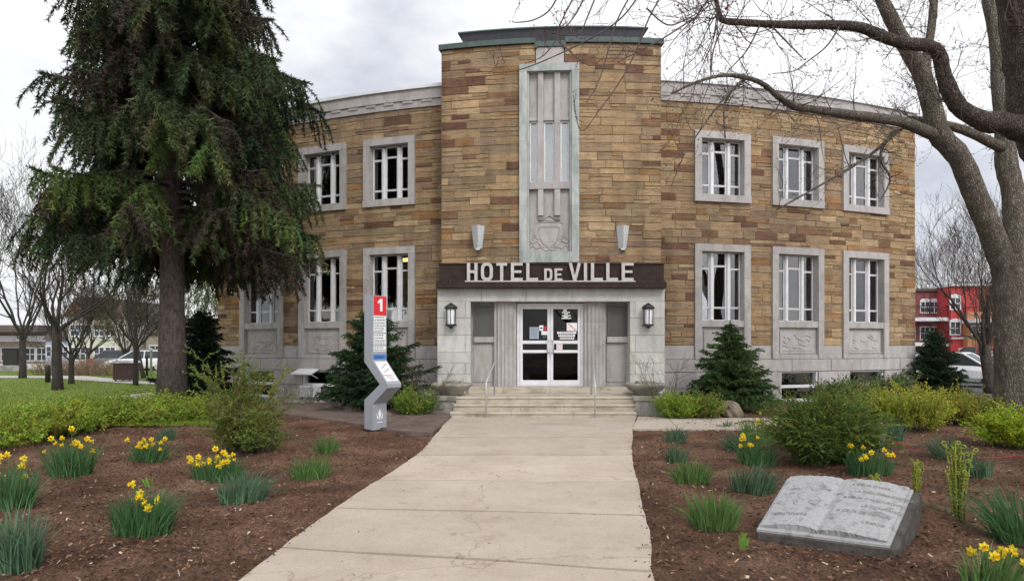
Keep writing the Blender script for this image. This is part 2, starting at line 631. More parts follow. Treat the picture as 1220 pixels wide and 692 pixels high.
def ashlar(mb, s0, s1, levels, opens, rowh, lrange, pal, orange, gap, bev, split=.3, back=-.012, backcol=(.30, .235, .155), backmb=None):
    for z0, z1 in zip(levels[:-1], levels[1:]):
        n = max(1, round((z1 - z0) / rowh))
        ws = [rs.uniform(.75, 1.25) for _ in range(n)] if n > 1 else [1]
        tot = sum(ws)
        zz = [z0]
        for w in ws:
            zz.append(zz[-1] + w / tot * (z1 - z0))
        for a, b in zip(zz[:-1], zz[1:]):
            cuts = sorted((max(o[0], s0), min(o[1], s1)) for o in opens if o[2] < b - .01 and o[3] > a + .01 and o[0] < s1 and o[1] > s0)
            iv, cur = [], s0
            for o in cuts:
                if o[0] - cur > .02:
                    iv.append((cur, o[0]))
                cur = max(cur, o[1])
            if s1 - cur > .02:
                iv.append((cur, s1))
            for u0, u1 in iv:
                (backmb or mb).box(u0, u1, back - .02, back + .012, a, b, backcol, max(1, int((u1 - u0) / .5)))
                u = u0
                first = True
                while u < u1 - 1e-4:
                    l = rs.uniform(*lrange)
                    if first:
                        l *= rs.uniform(.5, 1)
                        first = False
                    if u1 - u - l < lrange[0] * .6:
                        l = u1 - u
                    stone_cell(mb, u, u + l, a, b, pal, orange, gap, bev, split, back)
                    u += l


def stone_cell(mb, u0, u1, a, b, pal, orange, gap, bev, split, back):
    if split and (b - a) > .17 and rs.random() < split:
        m = a + (b - a) * rs.uniform(.35, .65)
        stone_cell(mb, u0, u1, a, m, pal, orange, gap, bev, 0, back)
        if u1 - u0 > .6:
            k = u0 + (u1 - u0) * rs.uniform(.35, .65)
            stone_cell(mb, u0, k, m, b, pal, orange, gap, bev, 0, back)
            stone_cell(mb, k, u1, m, b, pal, orange, gap, bev, 0, back)
        else:
            stone_cell(mb, u0, u1, m, b, pal, orange, gap, bev, 0, back)
        return
    o = rs.uniform(*orange)
    g = gap / 2
    x0, x1, z0, z1 = u0 + g, u1 - g, a + g, b - g
    q = min(bev, (x1 - x0) * .3, (z1 - z0) * .3)
    j = lambda: rs.uniform(-.4, .4) * gap
    vs = [(x0, back, z0), (x1, back, z0), (x1, back, z1), (x0, back, z1)]
    nx = max(1, int((x1 - x0) / .6))
    fr = []
    for i in range(nx + 1):
        x = x0 + q + (x1 - x0 - 2 * q) * i / nx
        fr += [(x, o + rs.uniform(-.004, .004), z0 + q + j()), (x, o + rs.uniform(-.004, .004), z1 - q + j())]
    vs += fr
    k = 4
    fs = []
    for i in range(nx):
        fs.append((k + 2 * i, k + 2 * i + 2, k + 2 * i + 3, k + 2 * i + 1))
    e = k + 2 * nx
    fs += [(0, k, k + 1, 3), (1, 2, e + 1, e)]
    fs.append((0, 1) + tuple(k + 2 * i for i in range(nx, -1, -1)))
    fs.append((2, 3) + tuple(k + 2 * i + 1 for i in range(nx + 1)))
    mb.add(vs, fs, pal())


# ------------------------------------------------------------------ TOWN HALL
hall = thing('town_hall', (1.0, 18.4, 0), 'tan sandstone town hall with a stepped central tower and curved two storey wings', 'building')

LZ = [.02, .48, .95]                        # basement rows
WIN_R = [(827, 893), (919, 980), (1003, 1057)]
WIN_L = [(434, 495), (357, 413), (287, 338)]
BASE_R = [(929, 974), (1011, 1052), (846, 888)]
BASE_L = [(293, 328), (361, 402)]
U0, U1, G0, G1 = 5.98, 8.06, 1.74, 4.73


def wing(xa, xb, wins, bwins):
    s0, s1 = W(xa), W(xb)
    op = []
    for a, b in wins:
        op += [(W(a), W(b), U0, U1), (W(a), W(b), G0 - .3, G1)]
    mb = MB()
    ashlar(mb, s0, s1, [G0, G1, U0, U1, 8.88], op, .215, (.32, 1.05), sand, (.004, .026), .006, .009, .32)
    build(mb, 'stone_wall', M['stone'], hall, wp)
    # limestone plinth
    opb = [(W(a), W(b), .02, .95) for a, b in bwins]
    mb, bk = MB(), MB()
    ashlar(mb, s0, s1, [-.25, .02, .48, .95, 1.33], opb, .46, (1.1, 1.9), lime, (.055, .06), .008, .006, 0, backcol=(.5, .5, .5))
    op2 = [(W(a) - .002, W(b) + .002, 1.40, 1.9) for a, b in wins]
    ashlar(mb, s0, s1, [1.33, 1.738], op2, .41, (1.1, 1.9), lime, (.015, .02), .008, .006, 0, backcol=(.5, .5, .5))
    build(mb, 'plinth', M['lime'], hall, wp)
    # parapet cornice
    mb = MB()
    L = s1 - s0
    n = int(L / .5)
    mb.box(s0, s1, -.3, .06, 8.88, 9.10, lime(), n)
    mb.box(s0, s1, -.3, .10, 9.103, 9.20, lime(), n)
    mb.box(s0, s1, -.3, .075, 9.203, 9.42, lime(), n)
    k = 0
    while s0 + k * .62 + .34 < s1:                      # stepped fret along the frieze
        a = s0 + k * .62
        mb.box(a + .06, a + .38, .06, .085, 9.02, 9.099, lime(), 1)
        k += 1
    build(mb, 'cornice', M['lime'], hall, wp)
    mb = MB()
    mb.box(s0 - .02, s1 + .02, -.35, .14, 9.423, 9.52, (1, 1, 1), n)
    build(mb, 'coping', M['coping'], hall, wp)


wing(260, 532, WIN_L, BASE_L)
wing(783, 1090, WIN_R, BASE_R)

# relief carvings: list of polylines in a unit panel (x -1..1, y -1..1)
REL = {
    'scales': [[(-.62, .62), (-.05, .62)], [(.05, .62), (.62, .62)], [(-.62, .62), (-.68, .5)], [(.62, .62), (.68, .5)], [(-.5, .42), (-.05, .42)], [(.05, .42), (.5, .42)],
               [(0, .75), (0, -.75)], [(-.45, .4), (-.68, -.45)], [(-.45, .4), (-.25, -.45)], [(.45, .4), (.68, -.45)], [(.45, .4), (.25, -.45)],
               [(-.7, -.45), (-.58, -.62), (-.35, -.62), (-.23, -.45)], [(.7, -.45), (.58, -.62), (.35, -.62), (.23, -.45)], [(-.35, -.72), (0, -.85), (.35, -.72)],
               [(-.2, -.15), (-.05, -.25)], [(.2, -.15), (.05, -.25)]],
    'plough': [[(-.8, -.75), (.8, -.75)], [(-.35, .1), (.45, .1)], [(-.1, .1), (0, -.05), (.12, .1)], [(-.75, -.4), (-.5, -.62), (-.25, -.3), (0, -.6), (.25, -.35), (.5, .1)],
               [(-.6, .6), (-.3, .2)], [(-.2, .7), (-.05, .3)], [(.25, -.6), (.5, -.25), (.8, .1)], [(-.7, -.6), (-.35, -.45)], [(.1, -.62), (.3, -.3)]],
    'sheaf': [[(-.9, -.8), (.9, -.8)], [(-.85, .6), (-.7, .35), (-.85, .1), (-.68, -.15)], [(-.6, .5), (-.45, .2), (-.62, -.1)], [(-.2, .8), (.1, .1), (-.1, -.6)],
              [(.05, .4), (.3, .15), (.55, .35), (.8, .1)], [(.6, .7), (.85, .5)], [(.1, -.1), (.4, -.35), (.75, -.2)], [(-.3, -.5), (.3, -.62)], [(-.9, -.3), (-.6, -.45)],
              [(.2, .55), (.45, .75)]],
    'torch': [[(-.9, -.8), (.9, -.8)], [(.2, .6), (.5, .3), (.85, .2)], [(.35, .75), (.6, .5)], [(-.8, .3), (-.65, .1), (-.8, -.1)], [(-.7, -.5), (-.4, -.65)], [(.5, -.5), (.85, -.62)],
              [(-.3, .2), (0, .05), (.2, .2)]],
    'plain': [[(-.85, -.8), (.85, -.8)]],
}


def glass_light(mbf, s0, s1, z0, z1, o, w, h=.022):
    """a thin casement frame round one light"""
    mbf.box(s0, s0 + w, o - .03, o + .03, z0, z1)
    mbf.box(s1 - w, s1, o - .03, o + .03, z0, z1)
    mbf.box(s0 + w, s1 - w, o - .03, o + .03, z0, z0 + h)
    mbf.box(s0 + w, s1 - w, o - .03, o + .03, z1 - h, z1)


def window(a, b, z0, z1, ground, rel=None, inner='curtain', rng=random.Random(1)):
    s0, s1 = W(a), W(b)
    fw = .215
    mb = MB()
    o0, o1 = -.30, .075
    if ground:
        zs = 2.48
        for p, q in ((1.333, 2.49), (2.494, 3.75), (3.754, z1 - fw)):
            mb.box(s0, s0 + fw, o0, o1, p, q, lime())
            mb.box(s1 - fw, s1, o0, o1, p, q, lime())
        mb.box(s0, s1, o0, o1 + .004, z1 - fw + .003, z1, lime(), 3)
        mb.box(s0 + fw + .002, s1 - fw - .002, o0, o1 - .02, 2.29, zs, lime(), 2)        # sill
        mb.box(s0 + fw + .002, s1 - fw - .002, -.2, -.04, 1.333, 2.288, lime(), 2)
        mb.box(s0 + fw + .004, s1 - fw - .004, -.04, o1 - .03, 1.333, 1.45, lime(), 2)          # apron panel
        mb.box(s0 + fw + .1, s1 - fw - .1, -.04, -.012, 1.50, 2.18, lime(), 2)
        win = build(mb, 'window', M['lime'], hall, wp)
        if rel:
            cx, cz = (s0 + s1) / 2, 1.84
            hw, hh = (s1 - s0) / 2 - fw - .14, .31
            r = MB()
            for pl in REL[rel]:
                r.tube([wp(cx + u * hw, -.010, cz + v * hh) for u, v in pl], .017, 6)
            build(r, 'relief', M['lime'], win)
    else:
        zs = z0 + fw
        zm = (z0 + z1) / 2 + .1
        for p, q in ((z0 + fw, zm), (zm + .004, z1 - fw)):
            mb.box(s0, s0 + fw, o0, o1, p, q, lime())
            mb.box(s1 - fw, s1, o0, o1, p, q, lime())
        mb.box(s0, s1, o0, o1 + .004, z1 - fw + .003, z1, lime(), 3)
        mb.box(s0 - .01, s1 + .01, o0, o1 + .02, z0, z0 + fw - .003, lime(), 3)
        win = build(mb, 'window', M['lime'], hall, wp)
    # sash
    p0, p1, q0, q1 = s0 + fw, s1 - fw, zs, z1 - fw
    w = p1 - p0
    H = q1 - q0
    mb = MB()
    o = -.19
    mw = .105
    m1, m2 = p0 + w * .26, p0 + w * .66
    for m in (m1, m2):                                # broad rounded mullions
        mb.prism([(m, o - .04), (m + mw, o - .04), (m + mw, o + .06), (m + mw * .8, o + .09), (m + mw * .2, o + .09), (m, o + .06)],
                 lambda u, v, ww: (u, v, ww), q0 + .02, q1 - (.05 if not ground else .01))
    t = .034
    for u0, u1, zz in ((p0, m1, (.19, .76)), (m1 + mw, m2, (.19, .80)), (m2 + mw, p1, (.19, .76))):
        lv = [q0] + [q0 + H * k for k in zz] + [q1]
        for k in range(3):
            glass_light(mb, u0 + .004, u1 - .004, lv[k] + .004, lv[k + 1] - .004, o, t if k == 1 else t * .8)
    build(mb, 'sash', M['white'], win, wp)
    mb = MB()
    mb.box(p0 - .01, p1 + .01, o - .008, o, q0 - .01, q1 + .01, n=3)
    build(mb, 'pane', M['glass'], win, wp)
    oc = -.29
    if inner == 'curtain':
        mb = MB()
        for (ca, cb) in ((p0 - .05, p0 + w * rng.uniform(.28, .45)), (p1 - w * rng.uniform(.28, .5), p1 + .05)):
            n = 26
            vs, fs = [], []
            for i in range(n + 1):
                s = ca + (cb - ca) * i / n
                dd = oc + .03 * math.sin(i * 1.7) + rng.uniform(-.006, .006)
                vs += [(s, dd, q0 - .05), (s, dd, q1 + .05)]
            for i in range(n):
                fs.append((2 * i, 2 * i + 2, 2 * i + 3, 2 * i + 1))
            mb.add(vs, fs)
        build(mb, 'curtain', M['curtain'], win, wp, smooth=True)
    elif inner == 'sheer':
        mb = MB()
        n = 46
        hem = H * rng.choice((.2, .02, .16, .35))
        gap = rng.choice((0, 0, .10, .16)) * w
        gap_at = p0 + w * rng.uniform(.3, .6)
        vs, fs = [], []
        for i in range(n + 1):
            s = p0 - .05 + (w + .1) * i / n
            dd = oc + .025 * math.sin(i * 1.3) + .01 * math.sin(i * .37)
            vs += [(s, dd, q0 + hem), (s, dd, q1 + .05)]
        for i in range(n):
            if not gap_at < vs[2 * i][0] < gap_at + gap:
                fs.append((2 * i, 2 * i + 2, 2 * i + 3, 2 * i + 1))
        mb.add(vs, fs)
        build(mb, 'curtain', M['curtain'], win, wp, smooth=True)
    elif inner == 'blind':
        mb = MB()
        n = 13
        for i in range(n):
            s = p0 + w * (i + .5) / n
            mb.box(s - .03, s + .02, oc - .02, oc - .015, q0 + .03, q1)
        build(mb, 'blind', M['blind'], win, wp)
    return win


wr = random.Random(12)
for i, ((a, b), rel, inn_g, inn_u) in enumerate(zip(WIN_R, ('plain', 'sheaf', 'torch'), ('sheer', 'sheer', 'sheer'), ('sheer', 'sheer', 'sheer'))):
    window(a, b, G0, G1, True, rel, inn_g, wr)
    window(a, b, U0, U1, False, None, inn_u, wr)
for (a, b), rel, inn_g, inn_u in zip(WIN_L, ('plain', 'scales', 'plough'), ('none', 'sheer', 'sheer'), ('sheer', 'sheer', 'sheer')):
    window(a, b, G0, G1, True, rel, inn_g, wr)
    window(a, b, U0, U1, False, None, inn_u, wr)

for k, (a, b) in enumerate(BASE_R + BASE_L):
    s0, s1 = W(a), W(b)
    mb = MB()
    mb.box(s0 + .002, s0 + .06, -.2, .0, .022, .948)
    mb.box(s1 - .06, s1 - .002, -.2, .0, .022, .948)
    mb.box(s0 + .062, s1 - .062, -.2, -.02, .022, .10)
    mb.box(s0 + .062, s1 - .062, -.2, -.03, .90, .946)
    mb.box(s0 + .062, s1 - .062, -.17, -.05, .44, .53)
    win = build(mb, 'basement_window', M['white'], hall, wp)
    mb = MB()
    mb.box(s0, s1, -.14, -.13, .03, .94, n=2)
    build(mb, 'pane', M['glass'], win, wp)
    if k in (0, 1):
        mb = MB()
        n = 17
        for i in range(n):
            s = s0 + (s1 - s0) * (i + .5) / n
            mb.box(s - .022, s + .012, -.24, -.235, .03, .94)
        build(mb, 'blind', M['blind'], win, wp)

# ---- tower
tS0, tS1 = T(526), T(787.5)
nx0, nx1 = T(619.2), T(689.6)
mb = MB()
ashlar(mb, tS0, tS1, [3.0, 4.03, 9.53, 10.0, 10.12], [(nx0, nx1, 4.03, 9.53), (T(637.5), T(673), 9.53, 10.3), (T(560), T(752), 0, 3.15)],
       .215, (.35, 1.05), sand, (.004, .026), .006, .009, .32)
ashlar(mb, tS0, T(560), [0, 3.0], [], .215, (.35, 1.05), sand, (.004, .026), .006, .009, .32)
ashlar(mb, T(752), tS1, [0, 3.0], [], .215, (.35, 1.05), sand, (.004, .026), .006, .009, .32)
build(mb, 'tower_wall', M['stone'], hall, tp)
# tower returns (side faces), stones laid on straight planes
for s, sg in ((tS0, -1), (tS1, 1)):
    p = Vector(tp(s, 0, 0))
    n = Vector(tp(s, 1, 0)) - p
    out = Vector((n.y, -n.x, 0)) * (-1 if sg < 0 else 1)
    if out.x * sg < 0:
        out = -out
    mb = MB()
    ashlar(mb, 0, 5.0, [0, 10.12], [], .215, (.35, 1.05), sand, (.004, .026), .006, .009, .32)
    build(mb, 'tower_return', M['stone'], hall, lambda u, o, z, p=p, n=n, out=out: tuple(p - n * (u - .0) + out * (o - .012) + Vector((0, 0, z))))
# tower copper coping and crown
mb = MB()
for a, b in ((526, 638), (673, 787.5)):
    mb.box(T(a) - (.06 if a < 600 else 0), T(b) + (.06 if b > 700 else 0), -.5, .09, 10.125, 10.27, n=5)
mb.box(T(637), T(674), -.5, .06, 10.03, 10.18, n=2)
mb.box(T(637.2), T(640), -.02, .10, 9.98, 10.124)
mb.box(T(671), T(673.8), -.02, .10, 9.98, 10.124)
build(mb, 'tower_coping', M['copper'], hall, tp)
mb = MB()
cA, cB = T(551), T(767)
pr = [(-1.15, 10.12), (-.62, 10.12), (-.62, 10.22), (-.50, 10.34), (-.34, 10.62), (-.30, 10.68), (-1.15, 10.68)]
nn = 10
vs, fs = [], []
for i in range(nn + 1):
    u = i / nn
    for (o, z) in pr:
        ex = (z - 10.22) / .46 * .16 if z > 10.22 else 0
        s = (cA - ex) + (cB - cA + 2 * ex) * u
        vs.append((s, o, z + (.03 if z > 10.6 else 0)))
k = len(pr)
for i in range(nn):
    for j in range(k):
        fs.append((i * k + j, i * k + (j + 1) % k, (i + 1) * k + (j + 1) % k, (i + 1) * k + j))
fs += [tuple(range(k))[::-1], tuple(range(nn * k, nn * k + k))]
mb.add(vs, fs)
build(mb, 'roof_crown', M['darkcopper'], hall, tp)
mb = MB()
mb.box(cA - .22, cB + .22, -3.5, -.27, 10.712, 10.75, n=8)
build(mb, 'crown_edge', M['copper'], hall, tp)
# roof slabs and back walls close the body
mb = MB()
mb.box(W(262), W(532), -7.5, -.3, 8.95, 9.25, n=10)
mb.box(W(783), W(1088), -7.5, -.3, 8.95, 9.25, n=10)
build(mb, 'roof', M['asphalt'], hall, wp)
mb = MB()
mb.box(tS0 + .1, tS1 - .1, -5.5, -.5, 10.0, 10.11, n=6)
build(mb, 'tower_roof', M['asphalt'], hall, tp)
mb = MB()
mb.box(tS0, tS1, -5.2, -5.0, 8.0, 10.1, n=6)
build(mb, 'tower_back', M['room'], hall, tp)
mb = MB()
mb.box(W(260), W(1090), -7.9, -7.55, -.2, 9.2, n=20)
mb.box(W(300), W(1050), -2.6, -2.5, -.2, 9.2, n=20)
mb.box(W(262), W(1088), -2.5, -.35, 4.95, 5.5, n=20)
mb.box(W(262), W(1088), -2.5, -.35, 1.1, 1.3, n=20)
build(mb, 'inner_wall', M['room'], hall, wp)
for xe, sg in ((260, -1), (1090, 1)):
    s = W(xe)
    p = Vector(wp(s, 0, 0))
    n = Vector(wp(s, 1, 0)) - p
    out = Vector((-n.y, n.x, 0))
    if out.x * sg < 0:
        out = -out
    mb = MB()
    ashlar(mb, 0, 7.8, [G0, 8.88], [], .215, (.35, 1.05), sand, (.004, .026), .006, .009, .32)
    build(mb, 'side_wall', M['stone'], hall, lambda u, o, z, p=p, n=n, out=out: tuple(p - n * u + out * (o - .012) + Vector((0, 0, z))))
    mb = MB()
    ashlar(mb, 0, 7.8, [-.2, .48, .95, 1.33, 1.738], [], .46, (1.1, 1.9), lime, (.055, .06), .008, .006, 0, backcol=(.5, .5, .5))
    sf = lambda u, o, z, p=p, n=n, out=out: tuple(p - n * u + out * (o - .012) + Vector((0, 0, z)))
    build(mb, 'side_plinth', M['lime'], hall, sf)
    mb = MB()
    mb.box(0, 7.8, -.3, .06, 8.88, 9.42, lime())
    build(mb, 'cornice', M['lime'], hall, sf)
    mb = MB()
    mb.box(0, 7.8, -.3, .10, 9.423, 9.52, lime())
    build(mb, 'coping', M['coping'], hall, sf)

# ---- tall limestone niche on the tower
i0, i1 = T(628.3), T(680.8)
zb, ztop = 4.03, 9.53
mb = MB()
for p, q in ((zb + .30, 5.6), (5.604, 7.4), (7.404, 9.32)):
    mb.box(nx0, i0, -.2, .13, p, q, lime())
    mb.box(i1, nx1, -.2, .13, p, q, lime())
    mb.box(i0 + .003, i0 + .05, -.2, .06, p, q, lime())
    mb.box(i1 - .05, i1 - .003, -.2, .06, p, q, lime())
mb.box(nx0, nx1, -.2, .135, 9.323, ztop, lime(), 3)
mb.box(nx0, nx1, -.2, .135, zb, zb + .297, lime(), 3)
niche = build(mb, 'stair_window', M['patina'], hall, tp)
mb = MB()
pA, pB, pC, pD = T(641), T(647.5), T(660.5), T(667.5)
a0, a1 = i0 + .052, i1 - .052
z_l, z_w0, z_w1, z_p = zt(140), zt(217), zt(143), zt(257)
for p, q in ((a0, pA), (pB, pC), (pD, a1)):
    mb.box(p, q, -.2, -.06, z_w1, 9.32, lime())          # upper slabs
    mb.box(p, q, -.2, -.03, z_w1 - .002, z_w1 + .09, lime())
    mb.box(p, q, -.2, -.06, zb + .3, z_w0 - .20, lime())
for p, q in ((pA, pB), (pC, pD)):
    for e, f in ((z_p, 6.2), (6.204, 7.9), (7.904, 9.318)):
        mb.box(p + .002, q - .002, -.2, .045, e, f, lime())
    mb.box(p + .01, q - .01, -.06, .005, z_p - .12, z_p - .005, (.55, .56, .52))
mb.box(a0 + .003, a1 - .003, -.21, -.062, zb + .303, z_w0 - .21, lime(), 3)
mb.box(a0 + .002, a1 - .002, -.2, .06, z_w0 - .20, z_w0 - .003, lime(), 3)
build(mb, 'pier', M['lime'], niche, tp)
for p, q in ((a0, pA), (pB, pC), (pD, a1)):
    mb = MB()
    mb.box(p + .004, p + .05, -.18, -.10, z_w0, z_w1)
    mb.box(q - .05, q - .004, -.18, -.10, z_w0, z_w1)
    mb.box(p + .05, q - .05, -.18, -.10, z_w0, z_w0 + .05)
    mb.box(p + .05, q - .05, -.18, -.10, z_w1 - .05, z_w1)
    build(mb, 'sash', M['white'], niche, tp)
    mb = MB()
    mb.box(p, q, -.16, -.15, z_w0, z_w1)
    build(mb, 'pane', M['glass'], niche, tp)
    mb = MB()
    mb.box(p, q, -.40, -.38, z_w0 - .1, z_w1 + .1)
    build(mb, 'blind', M['blueside'], niche, tp)
# crest above the door: a plain shield, ribbon and leaf scrolls
r = MB()
cx = (i0 + i1) / 2
cz = zt(279)
hw, hh = (i1 - i0) / 2 * .92, .48


def crest(pl, rad=.016):
    r.tube([tp(cx + u * hw, -.055, cz + v * hh) for u, v in pl], rad, 6)


crest([(-.5, .42), (.5, .42), (.48, -.1), (.3, -.5), (0, -.82), (-.3, -.5), (-.48, -.1), (-.5, .42)], .02)
crest([(-.42, .5), (.42, .5)], .022)
crest([(-.55, 1.0), (-.45, .78), (-.2, .86), (.1, .76), (.55, .82)], .022)
crest([(-.7, .62), (-.55, .72), (.55, .72), (.72, .62)], .014)
crest([(-.25, .95), (0, 1.12), (.2, .98), (.3, .9)], .03)
crest([(-.12, .12), (0, -.1), (.12, .12)])
crest([(-.2, -.42), (-.15, -.25), (0, -.18), (.15, -.25), (.2, -.42), (-.2, -.42)])
for sg in (-1, 1):
    crest([(sg * .72, .15), (sg * .8, -.02), (sg * .62, -.05)])
    crest([(sg * .5, -.3), (sg * .75, -.1), (sg * .95, -.3)])
    crest([(sg * 1.0, -.3), (sg * .85, -.5), (sg * .6, -.35), (sg * .45, -.6), (sg * .2, -.75)], .02)
    crest([(sg * 1.0, -.75), (sg * .8, -.62), (sg * .65, -.8), (sg * .4, -.72), (sg * .2, -.92), (0, -.85)], .02)
    crest([(sg * 1.0, -.5), (sg * .9, -.62), (sg * .98, -.8)])
r.prism([(cx + u * hw, cz + v * hh) for u, v in ((-.46, .38), (.46, .38), (.44, -.1), (.28, -.46), (0, -.76), (-.28, -.46), (-.44, -.1))],
        lambda u, v, w: tp(u, w, v), -.07, -.045)
build(r, 'crest', M['lime'], niche)
mb = MB()
mb.box(T(638.5), T(672), -.35, .02, 9.535, 10.02, lime())
build(mb, 'keystone', M['lime'], hall, tp)

# ---- entrance portal (flat)
portal = hall
PD = 17.0


def px(x, d=PD):
    return (x - HX) / F * d


def pz(y, d=PD):
    return EYE + (HY - y) / F * d


mb = MB()
rows = [(463, 446.0), (446, 432.2), (432.2, 419.8), (419.8, 399.2), (399.2, 378.8), (378.8, 359)]
for x0, x1 in ((521, 560.6), (750.6, 792)):
    for k, (yb, yt) in enumerate(rows):
        z0, z1 = pz(yb) - (.25 if k == 0 else 0), pz(yt)
        if k % 2 == 0 or k == 0:
            mb.bevbox(px(x0), px(x1), PD, PD + 1.2, z0 + .003, z1 - .003, .006, lime())
        else:
            m = x0 + (x1 - x0) * (.84 if x0 < 600 else .15)
            mb.bevbox(px(x0), px(m) - .003, PD, PD + 1.2, z0 + .003, z1 - .003, .006, lime())
            mb.bevbox(px(m) + .003, px(x1), PD, PD + 1.2, z0 + .003, z1 - .003, .006, lime())
xs = [521, 573.7, 627, 681.6, 735.3, 792]
for a, b in zip(xs[:-1], xs[1:]):
    mb.bevbox(px(a) + .003, px(b) - .003, PD, PD + .7, pz(359), pz(342), .006, lime())
build(mb, 'portal_block', M['portal'], portal)
bd = PD + .45
ZF = .62
for x0, x1, sg in ((560.6, 588.5, 1), (722.7, 750.6, -1)):
    mb = MB()
    mb.box(px(x0), px(x1), PD + .44, PD + .6, ZF, pz(407.5), lime())
    mb.box(px(x0) + .06, px(x1) - .06, PD + .415, PD + .44, ZF + .12, pz(409) - .04, lime())
    mb.box(px(x0 + 3), px(x1) - .005, PD + .33, PD + .6, pz(407.5), pz(400.8), lime())
    mb.box(px(x0), px(x1), PD + .44, PD + .6, pz(407.4), pz(359) - .002, lime())
    build(mb, 'niche_panel', M['lime'], portal)
for x0, x1 in ((564.5, 587.0), (724.3, 748.5)):
    d = PD + .36
    mb = MB()
    z0, z1 = pz(400.4, d), pz(363.5, d)
    x0m, x1m = px(x0, d), px(x1, d)
    for (p, q, e, f) in ((x0m, x0m + .04, z0, z1), (x1m - .04, x1m, z0, z1), (x0m + .04, x1m - .04, z0, z0 + .04), (x0m + .04, x1m - .04, z1 - .04, z1)):
        mb.box(p, q, d, d + .12, e, f)
    w = build(mb, 'side_light', M['bronze'], portal)
    mb = MB()
    mb.box(x0m + .03, x1m - .03, d + .05, d + .08, z0 + .03, z1 - .03)
    build(mb, 'pane', M['panel'], w)
for x0, x1 in ((588.8, 615.5), (696.8, 722.4)):                       # fluted half columns
    a, b = px(x0, PD + .2), px(x1, PD + .2)
    c, hwid = (a + b) / 2, (b - a) / 2
    poly = []
    nf = 6
    for i in range(nf):
        for k in range(6):
            u = -1 + 2 * (i + k / 6) / nf
            dep = .17 * math.sqrt(max(0, 1 - (u * .94) ** 2)) - .036 * math.sin(math.pi * k / 6)
            poly.append((c + u * hwid, PD + .34 - dep))
    poly += [(b, PD + .34), (b, PD + .6), (a, PD + .6)]
    mb = MB()
    for (e, f) in ((ZF, 1.2), (1.203, 1.75), (1.753, 2.35), (2.353, 2.92)):
        mb.prism(poly, lambda u, v, w: (u, v, w), e, f, lime())
    build(mb, 'fluted_column', M['lime'], portal)
